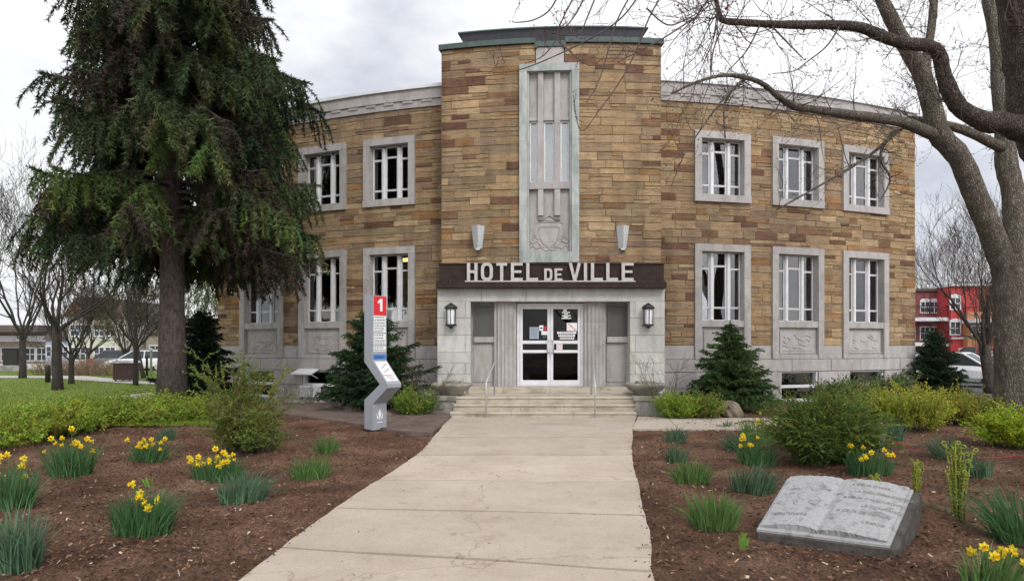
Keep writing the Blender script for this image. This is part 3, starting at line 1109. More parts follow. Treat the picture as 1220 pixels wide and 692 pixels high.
# door set
dd = PD + .47
fx0, fx1 = px(616, dd), px(695.2, dd)
fz0, fz1 = ZF, pz(361.5, dd)
mb = MB()
fwid = .075
mb.box(fx0, fx0 + fwid, dd - .03, dd + .12, fz0, fz1)
mb.box(fx1 - fwid, fx1, dd - .03, dd + .12, fz0, fz1)
mb.box(fx0 + fwid, fx1 - fwid, dd - .03, dd + .12, fz1 - .075, fz1)
mb.box(fx0 + fwid, fx1 - fwid, dd - .03, dd + .12, fz0, fz0 + .025)
mid = px(655.6, dd)
build(mb, 'door_frame', M['alu'], portal)
zl = [pz(y, dd) for y in (456.5, 452.3, 419, 415.5, 409.5, 406, 365)]
for a, b, sg in ((fx0 + fwid + .006, mid - .004, 1), (mid + .004, fx1 - fwid - .006, -1)):
    lf = MB()
    lo, hi = fz0 + .03, fz1 - .08
    st = .075
    lf.box(a, a + st, dd, dd + .06, lo, hi)
    lf.box(b - st, b, dd, dd + .06, lo, hi)
    for e, f in ((lo, lo + .13), (pz(420.2, dd), pz(416.8, dd)), (pz(409.4, dd), pz(405.6, dd)), (hi - .07, hi)):
        lf.box(a + st, b - st, dd + .002, dd + .058, e, f)
    door = build(lf, 'door', M['alu'], portal)
    g = MB()
    g.box(a + st - .01, b - st + .01, dd + .03, dd + .036, lo + .1, hi - .05)
    build(g, 'pane', M['doorglass'], door)
    hx = b - .03 if sg > 0 else a + .03
    h = MB()
    h.tube([(hx, dd, pz(421, dd)), (hx - sg * .05, dd - .06, pz(419.5, dd)), (hx - sg * .05, dd - .06, pz(407, dd)), (hx, dd, pz(405.5, dd))], .016, 8)
    build(h, 'handle', M['steel'], door, smooth=True)
    nm, inkm, redm, grm = MB(), MB(), MB(), MB()
    dn = dd + .018

    def card(m, x0, x1, y0, y1, k=0):
        m.box(px(x0, dn), px(x1, dn), dn - .002 - k, dn + .008 - k, pz(y1, dn), pz(y0, dn))
    if sg > 0:
        card(grm, 631, 642, 389.5, 403.5)
        for q in range(5):
            card(inkm, 632.5, 640.5, 391 + q * 2.4, 391.5 + q * 2.4, .003)
        card(nm, 642.6, 647.3, 387.5, 394)
        card(inkm, 643.4, 646.5, 390, 391.6, .003)
        card(nm, 645, 652.3, 394.4, 398.8)
        card(redm, 648.4, 651.2, 388.8, 393)
        card(inkm, 646.5, 651, 399.8, 402.8)
        build(grm, 'notice', M['blueside'], door, label='pale blue notice sheet on the left door pane')
    else:
        card(nm, 675.2, 687.7, 384.5, 394.2)
        for (x0, x1, y0, y1) in ((671, 675.5, 368.2, 371), (669.5, 679, 371.2, 373.2), (672, 676.5, 373.2, 375), (669.5, 680, 375.2, 377), (671.5, 676.5, 377, 378.4), (669, 680.5, 378.4, 379.8)):
            card(nm, x0, x1, y0, y1)
        card(nm, 663.8, 686.5, 395, 397.6)
        card(nm, 665.4, 685, 398.4, 401)
        card(nm, 667, 684, 401.8, 404.2)
        card(nm, 663, 670, 409.6, 416.4)
        for y in (396, 399.4, 402.8):
            for q in range(7):
                card(inkm, 666 + q * 2.5, 667.6 + q * 2.5, y - .5, y + .5, .003)
        z0, z1 = pz(393.2, dn), pz(385.6, dn)
        x0, x1 = px(676.5, dn), px(686.4, dn)
        redm.add([(x0, dn - .004, z1), (x0 + .035, dn - .004, z1), (x1, dn - .004, z0), (x1 - .035, dn - .004, z0)], [(0, 1, 2, 3)])
        redm.tube([(px(666.5, dn) + .05 * math.cos(k * R(30)), dn - .003, pz(413, dn) + .05 * math.sin(k * R(30))) for k in range(13)], .008, 5)
    build(nm, 'notice', M['signwhite'], door)
    build(inkm, 'notice_print', M['ink'], door)
    build(redm, 'red_mark', M['red'], door)
lk = MB()
lk.box(mid - .02, mid + .02, dd - .03, dd - .002, pz(425, dd), pz(414.5, dd))
lk.tube([(mid, dd - .045, pz(418, dd)), (mid, dd - .0305, pz(418, dd))], .018, 10)
build(lk, 'lock', M['steel'], portal)
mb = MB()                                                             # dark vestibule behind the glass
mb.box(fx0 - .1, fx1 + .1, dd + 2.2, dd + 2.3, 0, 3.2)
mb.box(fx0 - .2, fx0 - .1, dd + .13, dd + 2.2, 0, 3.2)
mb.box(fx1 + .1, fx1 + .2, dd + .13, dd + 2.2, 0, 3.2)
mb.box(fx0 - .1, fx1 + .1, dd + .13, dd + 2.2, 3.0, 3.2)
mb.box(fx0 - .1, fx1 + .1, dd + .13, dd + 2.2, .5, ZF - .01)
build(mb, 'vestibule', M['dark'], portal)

# ---- entrance sign
sg_ = thing('entrance_sign', (px(656), 16.85, 3.3), 'dark brown sign board with pale HOTEL DE VILLE letters above the entrance', 'sign')
D = 16.85
mb = MB()
mb.box(px(523.2, D), px(791, D), D, 17.6, pz(334.5, D), pz(315.2, D))
mb.box(px(523, D), px(791.3, D), D - .03, D + .5, pz(315.0, D), pz(313.6, D))
mb.box(px(520.3, D), px(793, D), D - .12, PD + .6, pz(343.4, D), pz(336.4, D))
mb.box(px(521.2, D), px(792.2, D), D - .07, PD + .6, pz(336.2, D), pz(334.6, D))
build(mb, 'board', M['brown'], sg_)
LD = D - .10
zB, zT = pz(334.2, LD), pz(313.2, LD)


def letter(ch, c0, c1, zb_, zt_, st=.083):
    a, b = px(c0 / 4.207 + 510, LD), px(c1 / 4.207 + 510, LD)
    m = MB()
    y0, y1 = LD - .02, LD + .02
    h = zt_ - zb_
    if ch in 'HTELI':
        if ch != 'T':
            m.box(a, a + st, y0, y1, zb_, zt_)
        if ch == 'H':
            m.box(b - st, b, y0, y1, zb_, zt_)
            m.box(a + st, b - st, y0 + .001, y1 - .001, zb_ + h * .5 - st * .45, zb_ + h * .5 + st * .45)
        if ch == 'T':
            m.box(a, b, y0, y1, zt_ - st * .9, zt_)
            c = (a + b) / 2
            m.box(c - st / 2, c + st / 2, y0, y1, zb_, zt_ - st * .9)
        if ch in 'EL':
            m.box(a + st, b, y0 + .001, y1 - .001, zb_, zb_ + st * .85)
        if ch == 'E':
            m.box(a + st, b, y0 + .001, y1 - .001, zt_ - st * .85, zt_)
            m.box(a + st, b - st * .4, y0 + .001, y1 - .001, zb_ + h * .5 - st * .4, zb_ + h * .5 + st * .4)
    elif ch == 'V':
        c = (a + b) / 2
        m.prism([(a, zt_), (a + st, zt_), (c, zb_ + st * 1.6), (b - st, zt_), (b, zt_), (c + st * .5, zb_), (c - st * .5, zb_)], lambda u, v, w: (u, w, v), y0, y1)
    else:
        n = 28
        out, inn = [], []
        for k in range(n):
            an = 2 * math.pi * k / n
            cu, sn = math.cos(an), math.sin(an)
            e = .62
            ux = math.copysign(abs(cu) ** e, cu)
            uz = math.copysign(abs(sn) ** e, sn)
            if ch == 'D' and cu < 0:
                ux, uz = -1 if abs(sn) < .999 else ux, (1 if sn > 0 else -1) if abs(cu) > .3 and abs(sn) > .3 else uz
            out.append(((a + b) / 2 + ux * (b - a) / 2, (zb_ + zt_) / 2 + uz * h / 2))
            inn.append(((a + b) / 2 + ux * ((b - a) / 2 - st), (zb_ + zt_) / 2 + uz * (h / 2 - st * .9)))
        vs = [(p[0], y0, p[1]) for p in out] + [(p[0], y0, p[1]) for p in inn] + [(p[0], y1, p[1]) for p in out] + [(p[0], y1, p[1]) for p in inn]
        fs = []
        for k in range(n):
            k2 = (k + 1) % n
            fs += [(k, k2, n + k2, n + k), (2 * n + k, 2 * n + k2, 3 * n + k2, 3 * n + k), (k, k2, 2 * n + k2, 2 * n + k), (n + k, n + k2, 3 * n + k2, 3 * n + k)]
        m.add(vs, fs)
    return build(m, 'letter', M['letter'], sg_)


for ch, a, b in (('H', 195, 248), ('O', 265, 325), ('T', 342, 396), ('E', 415, 474), ('L', 492, 551), ('V', 705, 766), ('I', 781, 802), ('L', 816, 876), ('L', 893, 951), ('E', 970, 1030)):
    letter(ch, a, b, zB, zT)
for ch, a, b in (('D', 582, 623), ('E', 634, 673)):
    letter(ch, a, b, zB, pz(319.8, LD), .066)
mb = MB()
mb.box(px(554, LD), px(757, LD), LD - .03, LD + .06, zB - .035, zB - .003)
for x in (558, 600, 640, 690, 730, 753):
    mb.box(px(x, LD), px(x + 1.5, LD), LD + .02, D + .01, zB - .03, zB - .01)
build(mb, 'letter_rail', M['letter'], sg_)
for x in (537.5, 773):
    m = MB()
    c = px(x, D)
    for k in range(3):
        m.tube([(c - .14 + k * .10, D - .02, pz(336, D)), (c - .12 + k * .10, D - .13, pz(337.5, D)), (c - .07 + k * .10, D - .13, pz(335, D)), (c - .04 + k * .1, D - .02, pz(336, D))], .018, 6)
    m.tube([(c - .18, D - .09, pz(336.2, D)), (c + .16, D - .09, pz(336.2, D))], .02, 6)
    build(m, 'lamp_bracket', M['iron'], sg_)

# ---- wall fixtures
for i, (x, side) in enumerate(((569.5, 'left of the tall stone window'), (741.5, 'right of the tall stone window'))):
    c = P(x, 283, 17.62)
    t = thing('wall_sconce', c, 'grey tapered metal wall sconce on the tower ' + side, 'wall lamp', 'tapered sconces on the tower')
    z0, z1 = c.z - .31, c.z + .31
    m = MB()
    for (a, b, o) in ((.115, .20, 1),):
        bot = [(-a, 0), (-a * .9, -.09), (0, -.2), (a * .9, -.09), (a, 0)]
        top = [(-b, 0), (-b * .9, -.14), (0, -.30), (b * .9, -.14), (b, 0)]
        vs = [(c.x + p[0], 17.75 + p[1] - .05, z0) for p in bot] + [(c.x + p[0], 17.75 + p[1] - .05, z1) for p in top]
        fs = [(k, k + 1, 6 + k, 5 + k) for k in range(4)] + [(4, 0, 5, 9), (4, 3, 2, 1, 0), (5, 6, 7, 8, 9)]
        m.add(vs, fs)
    build(m, 'shade', M['sconce'], t)
    m = MB()
    m.box(c.x - .06, c.x + .06, 17.5, 17.75, z0 - .05, z0 - .002)
    build(m, 'bracket', M['sconce'], t)
for x, lab in ((537.3, 'black wall lantern with frosted panes on the pier left of the doors'), (772.3, 'black wall lantern with frosted panes on the pier right of the doors')):
    d = PD - .18
    c = P(x, 377.5, d)
    t = thing('wall_lantern', (c.x, PD, c.z), lab, 'lantern', 'wall lanterns beside the doors')
    h = .22
    f = MB()
    R6 = [(math.cos(R(30 + 60 * k)), math.sin(R(30 + 60 * k))) for k in range(6)]
    for (u, v) in R6:
        f.tube([(c.x + u * .12, d + v * .12, c.z - h), (c.x + u * .135, d + v * .135, c.z + h)], .012, 4)
    f.lathe([(.15, -h - .02), (.15, -h + .03), (.12, -h + .03)], (c.x, d, c.z), 6)
    f.lathe([(.17, h - .01), (.175, h + .03), (.13, h + .08), (.05, h + .13), (.02, h + .14), (.012, h + .17)], (c.x, d, c.z), 6)
    f.lathe([(.02, -h - .09), (.05, -h - .06), (.10, -h - .03)], (c.x, d, c.z), 6)
    f.box(c.x - .06, c.x + .06, PD - .03, PD - .001, c.z - .12, c.z + .15)
    f.tube([(c.x, PD - .02, c.z + .1), (c.x, d + .1, c.z + .05)], .02, 6)
    build(f, 'frame', M['iron'], t)
    g = MB()
    g.lathe([(.105, -h + .03), (.12, h - .02)], (c.x, d, c.z), 6)
    build(g, 'pane', M['lampglass'], t)

# ---- steps, cheek blocks, planters, rails
st = thing('entrance_steps', (.5, 15.6, 0), 'worn stained stone steps and landing below the glass doors', 'steps')
RI, TR = .155, .32
S0 = 14.93
for k, (x0, x1) in enumerate(((536, 758.5), (540, 757), (543, 756))):
    d0 = S0 + k * TR
    xa, xb = px(x0, d0), px(x1, d0)
    mb = MB()
    back = S0 + (k + 1) * TR + .06 if k < 2 else PD - .1
    cuts = [xa, xa + (xb - xa) * (.33 + .04 * k), xa + (xb - xa) * (.66 - .05 * k), xb]
    for a, b in zip(cuts[:-1], cuts[1:]):
        mb.bevbox(a + .002, b - .002, d0, back, k * RI - (.15 if k == 0 else 0), k * RI + RI - .05, .004)
        mb.bevbox(a + .002, b - .002, d0 - .025, back, k * RI + RI - .0495, (k + 1) * RI, .012)
    build(mb, 'step', M['step'], st)
mb = MB()
sxs = [558, 600, 655, 704, 753]
for a, b in zip(sxs[:-1], sxs[1:]):
    mb.bevbox(px(a) + .002, px(b) - .002, PD - .12, PD + .62, .46, ZF - .002, .01)
build(mb, 'door_sill', M['step'], st)
for x0, x1, lab in ((498, 542, 'l'), (756.5, 800, 'r')):
    mb = MB()
    d0 = 15.5
    mb.bevbox(px(x0, d0), px(x1, d0), d0, PD - .1, -.2, .37, .01)
    build(mb, 'cheek_block', M['cheek'], st)
    mb = MB()
    mb.bevbox(px(x0, d0) - .04, px(x1, d0) + .02, d0 - .04, PD - .1, .3705, .485, .012)
    build(mb, 'cheek_coping', M['planter'], st)
for x, lab in ((538, 'wide shallow concrete planter bowl left of the entrance steps'), (769, 'wide shallow concrete planter bowl right of the entrance steps')):
    d = 16.1
    c = Vector((px(x, d), d, .487))
    t = thing('planter_bowl', c, lab, 'planter', 'planter bowls flanking the steps')
    mb = MB()
    mb.lathe([(.26, 0), (.30, .015), (.30, .05), (.42, .12), (.50, .22), (.515, .25), (.505, .29), (.46, .30), (.44, .26)], c, 40)
    build(mb, 'bowl', M['planter'], t, smooth=True)
    mb = MB()
    mb.bevbox(c.x - .22, c.x + .22, d - .2, d + .2, c.z + .262, c.z + .34, .02)
    build(mb, 'lid', M['planter'], t)
for sg, lab in ((0, 'slim grey handrail bending down the left side of the steps'), (1, 'slim grey handrail running down the right side of the steps')):
    xf, xb_ = (579, 588.5) if sg == 0 else (709, 706)
    a = P(xf, 456.5, 14.78)
    b = P(xb_ + (1.6 if sg == 0 else 0), 428.5, 15.95)
    if sg:
        a.z -= .03
    t = thing('handrail', (a.x, a.y, 0), lab, 'handrail', 'handrails on the entrance steps')
    mb = MB()
    mb.tube([(a.x, a.y, -.02), (a.x, a.y, a.z - .05), a + Vector((.0, .02, 0)), a + (b - a) * .5, b - Vector((0, .05, .03)), b + Vector((0, .03, -.02)), (b.x, b.y + .05, b.z - .08), (b.x - .03, b.y + .05, .47)], .022, 8)
    build(mb, 'rail', M['steel'], t, smooth=True)
    mb = MB()
    mb.lathe([(.06, 0), (.06, .012), (.03, .02)], (a.x, a.y, .04), 12)
    build(mb, 'foot_plate', M['steel'], t)
    mb = MB()
    mb.lathe([(.06, 0), (.06, .012), (.03, .02)], (b.x - .03, b.y + .05, .466), 12)
    build(mb, 'foot_plate', M['steel'], t)

# ------------------------------------------------------------------ GROUND
def sheet(name, pts, z, mat, kind='structure', label=None, cat=None):
    mb = MB()
    mb.add([(p[0], p[1], z) for p in pts], [tuple(range(len(pts)))])
    o = build(mb, name, mat)
    return tag(o, label, cat, None, kind)


sheet('ground', [(-400, -120), (400, -120), (400, 600), (-400, 600)], -.12, M['earth'])

nr = np.random.default_rng(5)


def mound(x, y):
    """gentle shape of the planting beds"""
    z = .20 * np.exp(-((x - 3.80) ** 2 + (y - 5.90) ** 2) / .14) + .02 + .018 * np.sin(x * 2.3 + y) * np.sin(y * 1.9 - x * .6) + .012 * np.sin(x * 5.1 + 1.3) * np.sin(y * 4.7)
    return z


gx = np.concatenate([np.arange(-13, -7, .15), np.arange(-7, 7, .055), np.arange(7, 18, .15)])
gy = np.concatenate([np.arange(-4, 2, .3), np.arange(2, 9, .055), np.arange(9, 19.2, .10)])
XX, YY = np.meshgrid(gx, gy)
ZZ = mound(XX, YY) + nr.normal(0, .010, XX.shape)
on_path = (YY < 15.2) & (XX > -2.1) & (XX < 3.0)
ZZ = np.where(on_path, np.minimum(ZZ, .022), ZZ)
V = np.stack([XX, YY, ZZ], -1).reshape(-1, 3)
ny_, nx_ = XX.shape
ii = (np.arange(ny_ - 1)[:, None] * nx_ + np.arange(nx_ - 1)[None, :]).ravel()
faces = np.stack([ii, ii + 1, ii + nx_ + 1, ii + nx_], 1)
o = build_np('mulch_bed', V, faces, np.ones((len(V), 3)), M['mulch'])
tag(o, kind='structure')

# loose chips on the beds
PL = [(498, 543), (400, 609), (290, 692)]


def path_edges(d):
    dl = [-4, 4.6, 6.55, 9.87, 12.5, 15.28]
    xl = [-2.15, -1.95, -1.82, -1.44, -1.44, -1.50]
    dr = [-4, 4.6, 5.5, 6.98, 9.65, 12.6, 15.28]
    xr = [.9, 1.02, 1.20, 1.42, 1.82, 2.40, 3.0]
    return np.interp(d, dl, xl), np.interp(d, dr, xr)


n = 42000
cy = 3.2 + 11.5 * nr.random(n) ** 1.35
cxx = (nr.random(n) * 2 - 1) * (cy * .86 + .3)
le, re = path_edges(cy)
sp_ = np.abs(nr.normal(0, .035, n))
ok = ((cxx < le + sp_) | (cxx > re - sp_))
stray = nr.random(n) < .004
ok = ok | stray
cxx, cy = cxx[ok], cy[ok]
n = len(cy)
inp = (cxx > path_edges(cy)[0]) & (cxx < path_edges(cy)[1])
cz_ = np.where(inp, .05, mound(cxx, cy) + .022)
ln = nr.uniform(.008, .026, n) * np.where(inp, .6, 1)
wd = nr.uniform(.004, .010, n) * np.where(inp, .7, 1)
an = nr.uniform(0, math.pi, n)
ux = np.stack([np.cos(an), np.sin(an), nr.normal(0, .3, n)], 1) * ln[:, None]
vx = np.stack([-np.sin(an), np.cos(an), nr.normal(0, .4, n)], 1) * wd[:, None]
c0 = np.stack([cxx, cy, cz_], 1)
V = np.stack([c0 - ux - vx, c0 + ux - vx * .6, c0 + ux * .9 + vx, c0 - ux * .8 + vx * .8], 1).reshape(-1, 3)
pick = nr.random(n)
base = np.where((pick < .55)[:, None], np.array([.085, .045, .030]), np.where((pick < .80)[:, None], np.array([.035, .022, .017]), np.where((pick < .965)[:, None], np.array([.20, .115, .07]), np.array([.40, .31, .22]))))
base = base * nr.uniform(.55, 1.3, (n, 1))
o = build_np('bark_chips', V, np.arange(4 * n).reshape(n, 4), np.repeat(base, 4, 0), M['chips'])
tag(o, 'scattered brown bark chips on the beds beside the path', 'mulch', kind='stuff')

# path slabs (open joints between them)
mb = MB()
joints_l = [-4, .6, 2.6, 5.05, 6.42, 7.85, 9.72, 11.6, 13.35, 15.05]
tilt = [0, 0, 0, -.55, -.28, -.10, .02, .0, .0, 0]


def edge_noise(d, k):
    return .007 * math.sin(d * 3.1 + k) + .006 * math.sin(d * 11.3 + 2 * k)


for i in range(len(joints_l) - 1):
    a, b = joints_l[i] + .02, joints_l[i + 1] - .02
    ta, tb = tilt[i], tilt[i + 1]
    nxs, nys = 14, max(4, int((b - a) / .2))
    vs, fs = [], []
    for r_ in range(nys + 1):
        for c_ in range(nxs + 1):
            u = c_ / nxs
            d = a + (b - a) * r_ / nys
            sh = (ta * (1 - r_ / nys) + tb * r_ / nys) * (u - .35)
            dd_ = d + sh + .012 * math.sin(u * 9 + i) * (1 if r_ in (0, nys) else 0)
            l_, r2 = path_edges(dd_)
            x = float(l_ + (r2 - l_) * u)
            if c_ == 0:
                x += edge_noise(dd_, 0)
            if c_ == nxs:
                x += edge_noise(dd_, 3)
            vs.append((x, dd_, .045 + .003 * math.sin(i * 2.1) + .002 * math.sin(x * 3 + dd_ * 2)))
    for r_ in range(nys):
        for c_ in range(nxs):
            q = r_ * (nxs + 1) + c_
            fs.append((q, q + 1, q + nxs + 2, q + nxs + 1))
    # skirts
    m_ = len(vs)
    ring = [c_ for c_ in range(nxs + 1)] + [r_ * (nxs + 1) + nxs for r_ in range(1, nys + 1)] + [nys * (nxs + 1) + c_ for c_ in range(nxs - 1, -1, -1)] + [r_ * (nxs + 1) for r_ in range(nys - 1, 0, -1)]
    vs += [(vs[q][0], vs[q][1], -.05) for q in ring]
    for k in range(len(ring)):
        k2 = (k + 1) % len(ring)
        fs.append((ring[k], ring[k2], m_ + k2, m_ + k))
    v_ = rs.uniform(.93, 1.05)
    mb.add(vs, fs, (v_, v_ * .995, v_ * .985))
tag(build(mb, 'path', M['path']), kind='structure')

# footway crossing to the right in front of the wing
mb = MB()
far = [(2.99, 15.05), (4.3, 14.7), (6.3, 14.75), (9.0, 15.6), (14, 18.2), (22, 23)]
near = [(2.42, 12.75), (4.3, 12.75), (6.4, 13.0), (9.3, 13.9), (14.8, 16.6), (23, 21.2)]
for i in range(5):
    k = 3 if i else 2
    for j in range(k):
        f0, f1 = j / k + .004, (j + 1) / k - .004
        lp = lambda A, B, t: (A[0] + (B[0] - A[0]) * t, A[1] + (B[1] - A[1]) * t)
        q = [lp(near[i], near[i + 1], f0), lp(near[i], near[i + 1], f1), lp(far[i], far[i + 1], f1), lp(far[i], far[i + 1], f0)]
        v_ = rs.uniform(.96, 1.05)
        mb.add([(x, y, .05) for x, y in q] + [(x, y, -.05) for x, y in q], [(0, 1, 2, 3), (0, 1, 5, 4), (1, 2, 6, 5), (2, 3, 7, 6), (3, 0, 4, 7)], (v_, v_, v_))
tag(build(mb, 'cross_path', M['path']), kind='structure')

gp = [G(318, 484), G(420, 484), G(540, 497), G(515, 520), G(480, 519), G(400, 505), G(330, 496)]
mb = MB()
mb.add([(p.x, p.y, .085) for p in gp] + [(p.x, p.y, -.05) for p in gp], [tuple(range(7))] + [(k, (k + 1) % 7, 7 + (k + 1) % 7, 7 + k) for k in range(7)])
tag(build(mb, 'gravel_path', M['gravel']), kind='structure')

lawn_poly = [(-45, 13.0), (-11.0, 13.4), (-9.0, 14.8), (-7.8, 16.6), (-7.3, 18.4), (-9.5, 24), (-12.5, 32), (-14, 50), (-70, 50), (-70, 12)]
sheet('lawn', lawn_poly, .06, M['lawn'])
sheet('park_path', [(-60, 33.5), (-24, 33.0), (-17.0, 28.2), (-13.2, 26.6), (-10, 26.2), (-10, 27.4), (-13.5, 28.1), (-17.4, 29.9), (-24, 35.6), (-60, 36)], .075, M['paleroad'])
sheet('garden_path', [G(128, 476), G(180, 471), G(200, 474), G(170, 480)], .10, M['paleroad'])
sheet('street', [(-120, 46), (-9, 46), (-9, 60), (-120, 60)], .07, M['paleroad'])
sheet('car_park', [(13.5, 20), (60, 14), (90, 90), (10, 90)], -.02, M['asphalt'])

# grass on the lawn
n = 60000
ly = 13.2 + 34 * nr.random(n) ** 1.6
lx = -(ly * .28) - nr.random(n) * (ly * .65)
ok = (lx < -.39 * ly - .8 + np.maximum(0, (17 - ly)) * .05)
ok &= ~((ly > 26.0) & (ly < 36) & (np.abs(ly - np.interp(-lx, [10, 13.3, 17.2, 24, 60], [26.8, 27.3, 29, 34.3, 34.7])) < .9))
lx, ly = lx[ok], ly[ok]
n = len(ly)
c0 = np.stack([lx, ly, np.full(n, .055)], 1)
h = nr.uniform(.03, .09, n)
tip = c0 + np.stack([nr.normal(0, .03, n), nr.normal(0, .03, n), h], 1)
sd = np.stack([nr.uniform(.006, .014, n), nr.normal(0, .004, n), np.zeros(n)], 1)
V = np.stack([c0 - sd, c0 + sd, tip], 1).reshape(-1, 3)
patch = .5 + .5 * np.sin(lx * .9 + 1) * np.sin(ly * .7)
gc = np.array([.15, .225, .022]) * (1 - patch[:, None] * .4) + np.array([.19, .21, .06]) * patch[:, None] * .4
gc = gc * nr.uniform(.6, 1.3, (n, 1))
o = build_np('grass', V, np.arange(3 * n).reshape(n, 3), np.repeat(gc, 3, 0), M['grassblade'])
tag(o, 'short green lawn grass behind the low hedge', 'grass', kind='stuff')

# ------------------------------------------------------------------ TOTEM SIGN
tot = thing('information_totem', (*G(444, 515).xy, 0), 'grey zigzag information totem with red number 1 panel beside the path', 'sign')
TO = Vector((*G(444, 515.6).xy, 0))
al = R(36)
tn = Vector((math.cos(al), -math.sin(al), 0))
tt = Vector((math.sin(al), math.cos(al), 0))
TW, TK = .365, .245


def tpnt(a, b, z):
    return TO + tn * a + tt * b + Vector((0, 0, z))


front = [(0, .05), (0, .57), (.42, .905), (.42, .975), (0, 1.43), (0, 2.72)]
backp = [(-TK, 2.745), (-TK, 1.40), (.42 - TK + .03, .965), (-TK, .64), (-TK, .07)]
mb = MB()
mb.prism(front + backp, lambda u, v, w: tuple(tpnt(u, w, v)), 0, TW)
build(mb, 'body', M['totem'], tot)
mb = MB()
mb.prism([(-TK + .04, -.05), (-.03, -.05), (-.03, .065), (-TK + .04, .065)], lambda u, v, w: tuple(tpnt(u, w, v)), .05, TW - .05)
build(mb, 'base', M['iron'], tot)


def tplate(name, mat, b0, b1, z0, z1, k=.003):
    m = MB()
    m.prism([(.0005, z0), (k, z0), (k, z1), (.0005, z1)], lambda u, v, w: tuple(tpnt(u, w, v)), b0, b1)
    return build(m, name, mat, tot)


tplate('number_panel', M['red'], .03, TW - .005, 2.33, 2.705)
m = MB()
bc = TW / 2 + .012
m.prism([(bc - .005, 2.41), (bc + .055, 2.41), (bc + .055, 2.66), (bc + .012, 2.66), (bc - .062, 2.605), (bc - .062, 2.555), (bc - .005, 2.59)], lambda u, v, w: tuple(tpnt(w, u, v)), .0032, .008)
build(m, 'number', M['signwhite'], tot)
ink = MB()
rz = random.Random(4)
z = 2.315
for grp in (6, 4, 2):
    for k in range(grp):
        tplate('name_strip', M['signwhite'], .025, TW - .02, z - .05, z)
        b = .045
        while b < TW - .09:
            l = rz.uniform(.03, .07)
            ink.prism([(.0036, z - .034), (.0044, z - .034), (.0044, z - .018), (.0036, z - .018)], lambda u, v, w: tuple(tpnt(u, w, v)), b, min(b + l, TW - .035))
            b += l + .014
        z -= .056
    z -= .022
tplate('blue_strip', M['blue'], .02, TW - .02, 1.45, 1.545)
ink.prism([(.0036, 1.48), (.0044, 1.48), (.0044, 1.50), (.0036, 1.50)], lambda u, v, w: tuple(tpnt(u, w, v)), .09, .28)
build(ink, 'lettering', M['ink'], tot)


def slant(t, b, k):
    a, z = .42 * t, 1.43 + (.975 - 1.43) * t
    return tpnt(a + k * .73, b, z + k * .68)


m = MB()
m.add([slant(.06, .03, .003), slant(.06, TW - .03, .003), slant(.88, TW - .03, .003), slant(.88, .03, .003)], [(0, 1, 2, 3)])
build(m, 'map_panel', M['signwhite'], tot)
m = MB()
for t0, t1, b0, b1 in ((.62, .645, .02, TW - .05),):
    m.add([slant(t0, b0, .006), slant(t0, b1, .006), slant(t1, b1, .006), slant(t1, b0, .006)], [(0, 1, 2, 3)])
build(m, 'map_band', M['red'], tot)
m = MB()
for k in range(9):
    t0 = .1 + .05 * k
    b0 = .05 + .05 * ((k * 7) % 4)
    m.tube([slant(t0, b0, .006), slant(t0 + .04, b0 + .05, .006), slant(t0 + .01, b0 + .11, .006)], .006, 4)
for k in range(4):
    t0 = .68 + .045 * k
    m.add([slant(t0, .05 + .03 * k, .006), slant(t0, .25 + .01 * k, .006), slant(t0 + .02, .25 + .01 * k, .006), slant(t0 + .02, .05 + .03 * k, .006)], [(0, 1, 2, 3)])
build(m, 'map_print', M['totem'], tot)
m = MB()                                                               # small pale leaf-like emblem on the foot
for pl in ([(0, .46), (.05, .38), (0, .24), (-.05, .38)],):
    m.add([tpnt(.004, TW / 2 + u, v) for u, v in pl], [(0, 1, 2, 3)])
for k in (-1, 1):
    m.add([tpnt(.004, TW / 2 + k * u, v) for u, v in ((.02, .25), (.085, .39), (.075, .28))], [(0, 1, 2)])
m.prism([(.001, .19), (.004, .19), (.004, .205), (.001, .205)], lambda u, v, w: tuple(tpnt(u, w, v)), .11, .26)
build(m, 'emblem', M['signwhite'], tot)

# ------------------------------------------------------------------ STONE BOOK
FL, FR = Vector((2.11, 5.53, 0)), Vector((3.06, 5.03, 0))
BR, BL = Vector((3.66, 5.66, 0)), Vector((2.68, 6.20, 0))
bk = thing('stone_book_monument', (*((FL + FR) / 2).xy, 0), 'grey carved stone open book monument lying in the mulch bed', 'monument')
zf, zb_ = .08, .40


def bp(u, v, k=0.0):
    """u across, v from front to back on the sloping top, k lift above it"""
    p = (FL.lerp(FR, u)).lerp(BL.lerp(BR, u), v)
    return Vector((p.x, p.y, zf + (zb_ - zf) * v + k))


mb = MB()
vs = [tuple(p + Vector((0, 0, -.08))) for p in (FL, FR, BR, BL)]
c_ = .03
tops = [bp(c_, 0), bp(1 - c_, 0), bp(1, .04), bp(1, 1), bp(0, 1), bp(0, .04)]
bots = [bp(c_, 0), bp(1 - c_, 0), bp(1, .04), bp(1, 1), bp(0, 1), bp(0, .04)]
bots = [(p.x + (0.0), p.y, -.08) for p in bots]
n6 = 6
mb.add([tuple(p) for p in tops] + bots, [tuple(range(6)), tuple(range(11, 5, -1))] + [(k, (k + 1) % 6, 6 + (k + 1) % 6, 6 + k) for k in range(6)])
build(mb, 'base_slab', M['granitedark'], bk)
rb = random.Random(9)


def page_profile(u):
    # two swelling pages meeting in a gutter
    w = abs(u - .47)
    side = .47 if u < .47 else .53
    q = w / side
    return .046 + .030 * math.sin(math.pi * min(1, q) ** .6) - .010 * (q ** 4)


